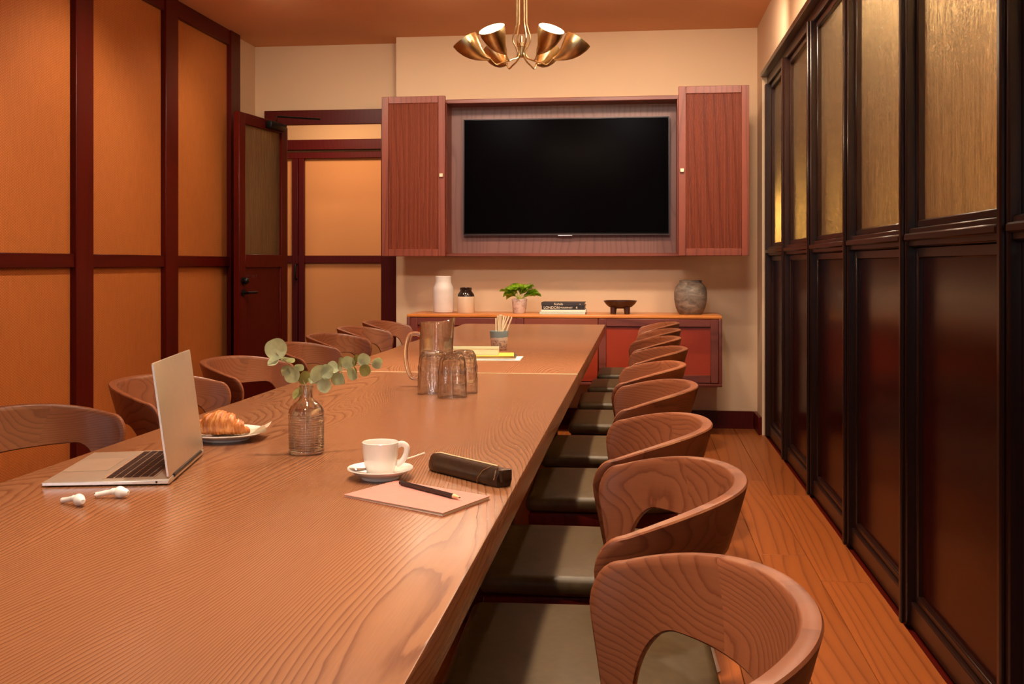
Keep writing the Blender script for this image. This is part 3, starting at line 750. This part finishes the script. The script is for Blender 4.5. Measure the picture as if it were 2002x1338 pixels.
# local: x along the hinge away from camera, y towards the user (left)
LW, LD = .286, .212
bm = bx((0, 0, .001), (LW, LD, .0115), .003, 2)
for v in bm.verts:
    if v.co.z > .006: v.co.z -= .004*max(0, v.co.y)/LD
obj('base', bm, M['alu'], lp)
bm = bx((-.0006, .003, .0025), (.0006, LD-.003, .0075), .0004, 1); tag(obj('base_edge', bm, M['alu_glint'], lp), 'base edge with painted highlight')
bm = bmesh.new(); tube(bm, [(-.0009, .022, .0055), (.001, .022, .0055)], .0019, 12); obj('headphone_socket', bm, M['black'], lp)
def tz(y): return .0118-.004*y/LD
bm = bx((.014, .028, 0), (LW-.014, .116, .0004)); 
for v in bm.verts: v.co.z += tz(v.co.y)
obj('key_bed', bm, M['keybed'], lp)
bm = bmesh.new(); ry = .031
for r in range(6):
    kh = .0085 if r == 0 else .0135; n = 14; x = .0165; total = LW-.033; 
    ws = [1]*n
    if r == 5: ws = [1, 1, 1, 1.25, 5.3, 1.25, 1, 1, 1]
    sw = sum(ws)
    for w_ in ws:
        kw = total*w_/sw
        box(bm, (x+.0009, ry+.0008, tz(ry)+.0003), (x+kw-.0009, ry+kh-.0008, tz(ry)+.0011)); x += kw
    ry += kh+.0007
tag(obj('keys', bm, M['key'], lp), kind='stuff')
bm = bx((.090, .128, 0), (.210, LD-.006, .0003))
for v in bm.verts: v.co.z += tz(v.co.y)
obj('trackpad', bm, plain('trackpad_glass', (.46, .34, .25), .3, metal=.3), lp)
phi = math.radians(7.6)
lid = obj('lid', bx((0, -.0022, 0), (LW, .0022, .197), .002, 2), M['alu'], lp, (0, .003, .012), (-phi, 0, 0))
obj('display', bx((.005, .0022, .006), (LW-.005, .0030, .192)), M['screen'], lid)
bm = bx((-.0007, -.0016, .003), (.0005, .0016, .194)); tag(obj('lid_edge', bm, M['alu_glint'], lid), 'lid edge with painted highlight')
bm = bmesh.new(); tube(bm, [(.03, .002, .0105), (LW-.03, .002, .0105)], .0042, 10); obj('hinge', bm, M['black'], lp)
# earbuds
def earbud(loc, rz, label, stem_tilt):
    t = thing('earbud', label, 'earbud', loc, rz); t.scale = (1.15, 1.15, 1.15)
    bm = bmesh.new(); bmesh.ops.create_uvsphere(bm, u_segments=20, v_segments=12, radius=.0082, matrix=Matrix.Translation((0, 0, .0085)) @ Matrix.Diagonal((1.05, .9, 1, 1)))
    tube(bm, [(.004, -.002, .0088), (.010, -.004, .0085), (.0125, -.005, .0082)], [.0065, .0048, .0030], 14)
    obj('bud', bm, M['whiteplastic'], t)
    bm = bmesh.new(); tube(bm, spline([(-.002, 0, .010), (-.010, 0, .0095), (-.022, .001, .0060+stem_tilt), (-.033, .002, .0038+stem_tilt)], 5), [.0045]*6+[.0036]*10, 14)
    obj('stem', bm, M['whiteplastic'], t)
    bm = bmesh.new(); tube(bm, [(-.0332, .002, .0038+stem_tilt), (-.0345, .002, .0036+stem_tilt)], .0033, 12); obj('stem_cap', bm, M['chrome'], t)
    for dz in (.006, .0105):
        bm = bmesh.new(); bmesh.ops.create_uvsphere(bm, u_segments=8, v_segments=6, radius=.0009, matrix=Matrix.Translation((.0062, -.0062, dz))); obj('sensor_dot', bm, M['black'], t)
earbud((-.862, 1.528, T0), math.radians(-18), 'white wireless earbud lying on its side, left one of the two', .0005)
earbud((-.826, 1.588, T0), math.radians(12), 'white wireless earbud with dark sensor dots, right one near the laptop corner', .001)
# plate, napkin, croissant
PC = Vector((-.880, 2.150, T0))
bm = bmesh.new(); lathe(bm, [(0, .004), (.046, .004), (.046, 0), (.050, 0), (.052, .004), (.078, .0125), (.0865, .0165), (.086, .0185), (.076, .0155), (.052, .0085), (0, .0075)], 56)
plt = tag(obj('plate', bm, M['white'], None, PC), 'small white plate holding the croissant', 'plate')
def napkin():
    bm = bmesh.new(); n = 10; g = []
    for i in range(n+1):
        row = []
        for j in range(n+1):
            x = -.06+.112*i/n; y = -.045+.09*j/n
            r = math.hypot(x+.035, y)
            z = .0088+max(0, r-.050)*.34 + .0012*math.sin(x*90+y*60)
            if x > .03: z += (x-.03)*(.15+.25*(y < -.02))
            row.append(bm.verts.new((x, y, z)))
        g.append(row)
    for i in range(n):
        for j in range(n): bm.faces.new((g[i][j], g[i+1][j], g[i+1][j+1], g[i][j+1]))
    bmesh.ops.solidify(bm, geom=bm.faces[:], thickness=.0007); return bm
o = obj('napkin', napkin(), M['paper'], None, PC+Vector((.036, .008, .0015)), (0, 0, math.radians(8))); tag(o, 'white paper napkin sticking out beside the croissant', 'napkin')
def croissant():
    bm = bmesh.new(); n = 84; seg = 28; rings = []
    lobes = [(-1, -.72, .42), (-.74, -.45, .68), (-.47, -.15, .9), (-.17, .17, 1.0), (.15, .47, .9), (.45, .74, .68), (.72, 1, .42)]
    for i in range(n+1):
        t = -1+2*i/n; a = t*1.05
        c = Vector((.068*math.sin(a), -.030*math.cos(a)+.018, 0))
        tan = Vector((.068*math.cos(a), .030*math.sin(a), 0)).normalized(); nrm = Vector((-tan.y, tan.x, 0))
        env = max(.02, (1-abs(t)**2.4))**.55
        r = 0
        for a0, a1, h in lobes:
            if a0 <= t <= a1:
                f = (t-a0)/(a1-a0); f2 = f if t < 0 else 1-f
                r = max(r, h*(.90+.10*math.sin(PI*min(1, f2*.75+.1))))
        r = .0265*r*(.45+.55*env) if abs(t) < .999 else .002
        ring = []
        for k in range(seg):
            b = 2*PI*k/seg
            wob = 1+.040*math.sin(t*62+b*3.0)+.06*mnoise.noise(Vector((t*9, math.cos(b)*2, math.sin(b)*2)))
            p = c+nrm*(math.cos(b)*r*1.12*wob)+Vector((0, 0, max(.0, r*.92+math.sin(b)*r*wob)))
            ring.append(bm.verts.new(p))
        rings.append(ring)
    for r0, r1 in zip(rings, rings[1:]):
        for k in range(seg): bm.faces.new((r0[k], r0[(k+1) % seg], r1[(k+1) % seg], r1[k]))
    bm.faces.new(rings[0][::-1]); bm.faces.new(rings[-1]); return bm
o = obj('croissant', croissant(), M['croissant'], None, PC+Vector((-.006, -.006, .0132)), (0, 0, math.radians(6)), angle=80); tag(o, 'golden-brown croissant on the small white plate', 'croissant')
# bottle vase
VX, VY = -.655, 2.008
vt = thing('bottle_vase', 'small ribbed clear glass bottle vase holding the eucalyptus', 'vase', (VX, VY, T0))
prof = [(0, .0), (.030, .0), (.0345, .004)]
for k in range(15):
    z = .008+k*.0048; prof += [(.0353, z), (.0336, z+.0024)]
prof += [(.0352, .081), (.0335, .088), (.029, .095), (.022, .101), (.0155, .106), (.0125, .112), (.0120, .130), (.0140, .1315), (.0140, .1345), (.0110, .1350),
         (.0098, .130), (.0100, .112), (.013, .105), (.020, .0985), (.027, .092), (.0315, .085), (.0325, .078), (.0325, .012), (.028, .008), (0, .007)]
bm = bmesh.new(); lathe(bm, prof, 40); obj('bottle', bm, M['glass'], vt, angle=60)
bm = bmesh.new(); lathe(bm, [(0, .0065), (.0285, .0078), (.0330, .0120), (.0330, .062), (0, .062)], 40); tag(obj('water', bm, M['water'], vt), 'clear water')
# eucalyptus
ZV = math.hypot(0, 0)+(-VX*math.sin(YAW)+VY*math.cos(YAW))
def V3(u, v, d=0): return at(u, v, ZV+d)
right_v = Vector((math.cos(YAW), math.sin(YAW), 0)); fwd_v = Vector((-math.sin(YAW), math.cos(YAW), 0)); up_v = Vector((0, 0, 1))
def disc_leaf(r, asp=1.0):
    bm = bmesh.new(); n = 22; c = bm.verts.new((0, r, -.001)); ring1, ring2 = [], []
    for k in range(n):
        a = 2*PI*k/n; rr_ = 1-.10*max(0, math.cos(a-PI/2))**8
        wv = .0012*math.sin(3*a)
        ring1.append(bm.verts.new((r*.55*asp*math.cos(a), r+r*.55*math.sin(a), -.0006+.5*wv)))
        ring2.append(bm.verts.new((r*asp*math.cos(a), r+r*math.sin(a)*rr_, .0018+wv)))
    for k in range(n):
        k2 = (k+1) % n; bm.faces.new((c, ring1[k], ring1[k2])); bm.faces.new((ring1[k], ring2[k], ring2[k2], ring1[k2]))
    bmesh.ops.solidify(bm, geom=bm.faces[:], thickness=.0005); return bm
def sprig(label, path, leaves):
    base = V3(*path[0]); t = thing('eucalyptus_sprig', label, 'sprig', base)
    pts = [V3(*p)-base for p in path]
    bm = bmesh.new(); tube(bm, spline(pts, 6), .0011, 8); obj('stem', bm, M['stem'], t)
    for (su, sv, d, u, v, r, tw, m) in leaves:      # from the stem point (su,sv) towards (u,v): leaf of radius r px, turned by tw about its axis
        p0 = V3(su, sv, d)-base; p1 = V3(u, v, d)-base
        yax = (p1-p0).normalized(); n0 = (-fwd_v-yax*(-fwd_v).dot(yax)).normalized()
        n1 = Matrix.Rotation(math.radians(tw), 3, yax) @ n0; xax = yax.cross(n1)
        mt = Matrix((xax, yax, n1)).transposed().to_4x4(); mt.translation = p0
        rad = r*1.02*ZV/FPX
        lf = obj('leaf', disc_leaf(rad, 1.0), M[m], t); lf.matrix_local = mt
sprig('eucalyptus sprig with large round leaves leaning left out of the bottle vase',
      [(600, 850, .005), (600, 780, 0), (598, 757, 0), (589, 738, 0), (577, 725, -.01), (562, 710, -.02), (548, 699, -.02), (540, 690, -.02)],
      [(548, 702, -.02, 534, 670, 21, 12, 'leaf'), (549, 703, -.02, 572, 702, 14, 62, 'leaf'), (547, 704, -.02, 528, 711, 13, 58, 'leaf'), (570, 716, -.012, 572, 740, 17, 18, 'leaf'),
       (560, 714, -.015, 556, 735, 11, -45, 'leaf'), (591, 752, 0, 596, 730, 14, 50, 'leafdark'), (594, 757, 0, 578, 775, 16, 60, 'leafdark'), (575, 722, -.01, 590, 716, 10, 40, 'leaf')])
sprig('eucalyptus sprig with overlapping round leaves reaching right out of the bottle vase',
      [(606, 850, .012), (603, 780, .004), (604, 757, 0), (622, 746, 0), (645, 735, .01), (668, 724, .02), (695, 715, .03), (720, 712, .035), (738, 713, .04)],
      [(613, 748, 0, 622, 738, 20, 12, 'leaf'), (634, 741, -.004, 642, 722, 15, -25, 'leaf'), (640, 740, -.006, 630, 766, 15, 20, 'leaf'), (658, 729, .008, 646, 712, 13, 55, 'leaf'), (660, 728, .010, 660, 752, 13, -10, 'leaf'),
       (664, 726, .014, 664, 706, 14, 78, 'leaf'), (668, 724, .014, 672, 742, 15, 75, 'leaf'), (676, 721, .02, 682, 704, 13, 10, 'leaf'), (682, 719, .02, 690, 732, 14, 40, 'leaf'), (692, 716, .026, 694, 700, 12, 72, 'leafdark'), (694, 716, .026, 697, 732, 12, 70, 'leafdark'),
       (704, 714, .03, 712, 703, 13, 0, 'leaf'), (708, 714, .03, 714, 724, 12, 10, 'leafdark'), (727, 713, .036, 734, 712, 10, 10, 'leaf'), (732, 712, .045, 742, 703, 9, 35, 'leaf'), (612, 750, .006, 606, 742, 7, 50, 'leaf'), (625, 746, .006, 634, 766, 9, 65, 'leaf')])
# jug with water
JX, JY = -.617, 3.150
jg = thing('water_jug', 'clear glass water jug with a big handle, half full', 'jug', (JX, JY, T0), YAW)
def jugp(inner=False):
    bm = bmesh.new(); seg = 56; rings = []
    outer = [(0, 0), (.047, 0), (.0515, .004), (.0525, .02), (.052, .12), (.0495, .185), (.0500, .196), (.0485, .1965)]
    inn = [(.0465, .185), (.0485, .12), (.0490, .02), (.045, .012), (0, .010)]
    for r, z in outer+inn:
        ring = []
        if r == 0: rings.append([bm.verts.new((0, 0, z))]); continue
        for k in range(seg):
            a = 2*PI*k/seg; d = math.cos(a)          # spout towards +x
            sp = max(0, d)**6*max(0, (z-.155)/.042)**1.6
            dip = .0105*max(0, (z-.18)/.016)*max(0, d)**2
            ring.append(bm.verts.new(((r+sp*.010)*math.cos(a), (r*(1-.25*sp))*math.sin(a), z+dip+sp*.006)))
        rings.append(ring)
    for a_, b_ in zip(rings, rings[1:]):
        for k in range(seg):
            k2 = (k+1) % seg
            if len(a_) == 1: bm.faces.new((a_[0], b_[k2], b_[k]))
            elif len(b_) == 1: bm.faces.new((a_[k], a_[k2], b_[0]))
            else: bm.faces.new((a_[k], a_[k2], b_[k2], b_[k]))
    return bm
obj('body', jugp(), M['glass'], jg, angle=60)
bm = bmesh.new(); tube(bm, spline([(-.049, 0, .158), (-.062, 0, .162), (-.080, 0, .158), (-.089, 0, .135), (-.093, 0, .10), (-.089, 0, .060), (-.077, 0, .030), (-.064, 0, .024), (-.0515, 0, .034)], 6), .0092, 14, flat=.75); obj('handle', bm, M['glass'], jg)
bm = bmesh.new(); lathe(bm, [(0, .0095), (.0452, .0118), (.0496, .0200), (.0492, .12), (.0482, .148), (0, .148)], 48); tag(obj('water', bm, M['water'], jg), 'still water')
# tumblers standing upside down
def tumbler_bm():
    bm = bmesh.new(); seg = 60; rings = []
    H_ = .124
    prof = [(.0400, 0), (.0418, .001), (.0415, .010), (.0400, .040), (.0405, .043), (.0385, .047), (.0395, .075), (.0400, .078), (.0375, .082), (.0345, .110), (.0310, .120), (.0260, H_), (0, H_), (0, .110), (.026, .110), (.032, .104), (.0355, .08), (.0375, .045), (.0388, .01)]
    for r, z in prof:
        if r == 0: rings.append([bm.verts.new((0, 0, z))]); continue
        ring = []
        for k in range(seg):
            a = 2*PI*k/seg; fl = 0.0
            if .012 < z < .118 and r > .030: fl = .0022*math.cos(a*10)
            ring.append(bm.verts.new(((r+fl)*math.cos(a), (r+fl)*math.sin(a), z)))
        rings.append(ring)
    rings.append(rings[0])
    for a_, b_ in zip(rings, rings[1:]):
        for k in range(seg):
            k2 = (k+1) % seg
            if len(a_) == 1 and len(b_) == 1: continue
            if len(a_) == 1: bm.faces.new((a_[0], b_[k2], b_[k]))
            elif len(b_) == 1: bm.faces.new((a_[k], a_[k2], b_[0]))
            else: bm.faces.new((a_[k], a_[k2], b_[k2], b_[k]))
    return bm
tm = finish(tumbler_bm(), 'tumbler', True, 50)
for (x, y, lb) in ((-.597, 2.985, 'left'), (-.523, 2.905, 'middle, frontmost'), (-.508, 3.003, 'right')):

    o = obj('tumbler', tm, M['glass'], None, (x, y, T0), (0, 0, random.random())); tag(o, 'upside-down ribbed glass tumbler by the jug, '+lb, 'glass', 'upturned tumblers in front of the jug')
# cup and saucer with spoon
CX_, CY_ = -.4507, 1.792
bm = bmesh.new(); lathe(bm, [(0, .0035), (.028, .0035), (.029, 0), (.033, 0), (.034, .0045), (.050, .0125), (.0578, .0175), (.0572, .0192), (.046, .0150), (.030, .0085), (.024, .0070), (0, .0068)], 56)
tag(obj('saucer', bm, M['white'], None, (CX_, CY_, T0)), 'white saucer under the coffee cup', 'saucer')
cp = thing('coffee_cup', 'white espresso cup of coffee on a saucer', 'cup', (CX_, CY_, T0+.0072), math.radians(7))
bm = bmesh.new(); lathe(bm, [(0, .003), (.018, .003), (.0190, 0), (.0215, 0), (.0235, .004), (.0275, .016), (.0305, .034), (.0320, .052), (.0322, .0560), (.0312, .0568), (.0298, .055), (.0282, .034), (.0245, .016), (.018, .008), (0, .007)], 56); obj('bowl', bm, M['white'], cp)
bm = bmesh.new(); tube(bm, spline([(.0295, 0, .050), (.038, 0, .053), (.046, 0, .048), (.0455, 0, .036), (.039, 0, .024), (.0275, 0, .016)], 6), .0034, 12, flat=1.5); obj('handle', bm, M['white'], cp)
bm = bmesh.new(); lathe(bm, [(0, .0420), (.0288, .0420), (.0286, .0405), (0, .0405)], 40); tag(obj('coffee', bm, M['coffee'], cp), 'dark coffee')
sp = thing('teaspoon', 'small steel teaspoon lying on the saucer behind the cup', 'spoon', (CX_, CY_, T0), math.radians(10))
bm = bmesh.new(); n = 16; rows = []
for i in range(n+1):
    f = i/n; x = -.054+.034*f; wv = .0085*math.sin(PI*min(.999, max(.001, f)))**.7
    rows.append([bm.verts.new((x, -.006+wv*q, .0165+.0035*(q*q)-.003*math.sin(PI*f))) for q in (-1, -.6, 0, .6, 1)])
for r0, r1 in zip(rows, rows[1:]):
    for q in range(4): bm.faces.new((r0[q], r0[q+1], r1[q+1], r1[q]))
bmesh.ops.solidify(bm, geom=bm.faces[:], thickness=.0008); obj('spoon_bowl', bm, M['chrome'], sp)
bm = bmesh.new(); tube(bm, spline([(-.021, -.004, .0185), (-.014, .030, .0185), (.020, .041, .0215), (.048, .040, .027), (.077, .036, .037)], 6), [.0018]*12+[.0026]*13, 8, flat=.6); obj('handle', bm, M['palemetal'], sp)
# pink notebook and pencil
nb = thing('notebook', 'dusty pink softcover notebook lying beside the coffee saucer', 'notebook', (0, 0, 0))
cs = [onz(672, 971, .751), onz(775, 943, .751), onz(958, 977, .751), onz(866, 1010, .751)]
o0 = Vector((sum(c.x for c in cs)/4, sum(c.y for c in cs)/4, T0)); nb.location = o0
def slab(pts, z0, z1):
    bm = bmesh.new(); a = [bm.verts.new((p[0], p[1], z0 if len(p) < 3 else z0+p[2]*0)) for p in pts]; b = [bm.verts.new((p[0], p[1], z1 if len(p) < 3 else z1+p[2])) for p in pts]
    bm.faces.new(a[::-1]); bm.faces.new(b)
    for k in range(len(pts)): bm.faces.new((a[k], a[(k+1) % len(pts)], b[(k+1) % len(pts)], b[k]))
    return bm
lc = [(c.x-o0.x, c.y-o0.y) for c in cs]
obj('back_cover', slab(lc, 0, .0007), M['pink'], nb)
inn = [(x*.985, y*.985) for x, y in lc]
obj('page_block', slab([(inn[0][0], inn[0][1], 0), (inn[1][0], inn[1][1], 0), (inn[2][0], inn[2][1], .0022), (inn[3][0], inn[3][1], .0016)], .0008, .0030), M['pages'], nb)
bm = bmesh.new(); hh = [.0031, .0031, .0056, .0049]
a = [bm.verts.new((lc[k][0], lc[k][1], hh[k])) for k in range(4)]; b = [bm.verts.new((lc[k][0], lc[k][1], hh[k]+.0007)) for k in range(4)]
bm.faces.new(a[::-1]); bm.faces.new(b)
for k in range(4): bm.faces.new((a[k], a[(k+1) % 4], b[(k+1) % 4], b[k]))
obj('front_cover', bm, M['pink'], nb)
p0 = onz(783, 944, .759); p1 = onz(901, 974, .7605)
dirp = (p1-p0).normalized(); Lp = (p1-p0).length
pc = thing('pencil', 'dark hexagonal pencil with a pale sharpened tip lying on the pink notebook', 'pencil', p0)
def hexrod(bm, a, b, ra, rb, seg=6): tube(bm, [a, b], [ra, rb], seg)
bm = bmesh.new(); hexrod(bm, Vector((0, 0, 0)), dirp*(Lp-.018), .0040, .0040); obj('barrel', bm, M['pencilblack'], pc, smooth=False)
bm = bmesh.new(); hexrod(bm, dirp*(Lp-.018), dirp*(Lp-.004), .0039, .0012, 12); tag(obj('sharpened_wood', bm, M['rawwood'], pc), 'pale sharpened wood')
bm = bmesh.new(); hexrod(bm, dirp*(Lp-.004), dirp*Lp, .0012, .0002, 8); obj('lead', bm, M['black'], pc)
# pencil case
a0 = onz(850, 918, .75); a1 = onz(984, 952, .75)
pcx = thing('pencil_case', 'dark leather pencil case with a pale zip near the table edge', 'case', (a0+a1)/2+Vector((0, 0, .0005)), math.atan2(a1.y-a0.y, a1.x-a0.x))
LC = (a1-a0).length+.004
bm = bmesh.new(); n = 24; rings = []
for i in range(n+1):
    f = i/n; x = (f-.5)*LC; e = min(1, .62+.38*math.sin(PI*min(1, f*7)/2)) if f < .14 else (min(1, .80+.20*math.sin(PI*min(1, (1-f)*7)/2)) if f > .86 else 1)
    w, h = .0195*e, .0318*(.75+.25*e)
    sec = [(-w*.85, 0), (w*.85, 0), (w*1.03, .006), (w*1.0, h*.5), (w*.62, h*.86), (w*.18, h), (-w*.18, h), (-w*.62, h*.86), (-w*1.0, h*.5), (-w*1.03, .006)]
    rings.append([bm.verts.new((x, y*(1+.04*mnoise.noise(Vector((x*60, y*50, 1)))), z)) for y, z in sec])
for r0, r1 in zip(rings, rings[1:]):
    for k in range(10): bm.faces.new((r0[k], r0[(k+1) % 10], r1[(k+1) % 10], r1[k]))
bm.faces.new(rings[0][::-1]); bm.faces.new(rings[-1])
obj('pouch', bm, M['leatherdk'], pcx, angle=60)
bm = bmesh.new(); pts_ = [(-LC*.47, 0, .0295)]+[(-LC*.40+LC*.82*k/8, 0, .0325) for k in range(9)]; tube(bm, spline(pts_, 3), .0021, 8, flat=.5); tag(obj('zip', bm, M['inlay'], pcx), 'pale brass zip')
bm = bmesh.new(); tube(bm, spline([(LC*.43, -.001, .034), (LC*.47, -.012, .030), (LC*.475, -.016, .018), (LC*.462, -.017, .012), (LC*.455, -.013, .019), (LC*.43, -.002, .034)], 5), .0010, 6); obj('zip_pull', bm, M['chrome'], pcx)
bm = bmesh.new(); x_ = LC*.30
tube(bm, [(x_+.018, -.006, .0340), (x_+.004, -.0175, .024), (x_-.006, -.0215, .010), (x_-.008, -.0205, .001)], .0006, 6); obj('seam', bm, M['brass'], pcx)
obj('end_tab', bx((LC*.5-.002, -.012, .008), (LC*.5+.008, .012, .030), .003), M['leatherdk'], pcx)
# painted cup of pencils
KX, KY = -.607, 4.52
bm = bmesh.new(); lathe(bm, [(0, 0), (.026, 0), (.030, .004), (.0365, .030), (.0405, .070), (.0415, .083), (.0385, .083), (.037, .07), (.033, .03), (.026, .010), (0, .009)], 40)
kc = tag(obj('pencil_cup', bm, M['pottery'], None, (KX, KY, T0)), 'blue-and-white painted cup holding pale pencils', 'cup')
rp = random.Random(5)
ttop = [(973, 617), (977, 615), (981, 616), (985, 617), (990, 618), (996, 618), (1001, 620), (979, 618), (969.5, 622)]
ztop_c = (-KX*math.sin(YAW)+KY*math.cos(YAW))
for i, (u, v) in enumerate(ttop):
    top = at(u, v, ztop_c+rp.uniform(-.015, .02)); bot = Vector((KX+rp.uniform(-.012, .012)-.004, KY+rp.uniform(-.010, .010), T0+.012))
    o_ = thing('pencil', 'pale natural wood pencil standing in the painted cup', 'pencil', bot, group='pale pencils in the painted cup')
    d_ = (top-bot); bm = bmesh.new(); tube(bm, [Vector((0, 0, 0)), d_], .0035, 6); obj('barrel', bm, M['palepencil'], o_, smooth=False)
# papers and pads
def flat(name, label, cat, loc, w, d, h, rz, mat, mat2=None):
    t = thing(name, label, cat, loc, rz)
    if mat2:
        obj('cover', bx((-w/2, -d/2, h-.001), (w/2, d/2, h)), mat, t); obj('page_block', bx((-w/2+.001, -d/2+.001, .001), (w/2-.001, d/2-.001, h-.001)), mat2, t); obj('back_cover', bx((-w/2, -d/2, 0), (w/2, d/2, .001)), mat, t)
    else: obj('sheets', bx((-w/2, -d/2, 0), (w/2, d/2, h), .0004, 1), mat, t)
    return t
flat('paper_stack', 'loose white sheets, lowest under the notebooks by the tumblers', 'paper', (-.585, 4.09, T0), .250, .175, .0035, math.radians(2), M['paper'])
flat('notebook', 'thin dark-edged notebook lying on the loose white sheets', 'notebook', (-.605, 4.115, T0+.0038), .240, .165, .006, math.radians(4), M['greytan'], M['pages'])
flat('notebook', 'yellow-covered notebook under the cream notepad', 'notebook', (-.610, 4.12, T0+.0101), .230, .16, .005, math.radians(7), M['yellow'], M['yellow'])
flat('notepad', 'thick cream notepad with a greenish cover, topmost of the pile by the tumblers', 'notepad', (-.655, 4.14, T0+.0154), .195, .14, .025, math.radians(6), M['green_card'], M['paper'])
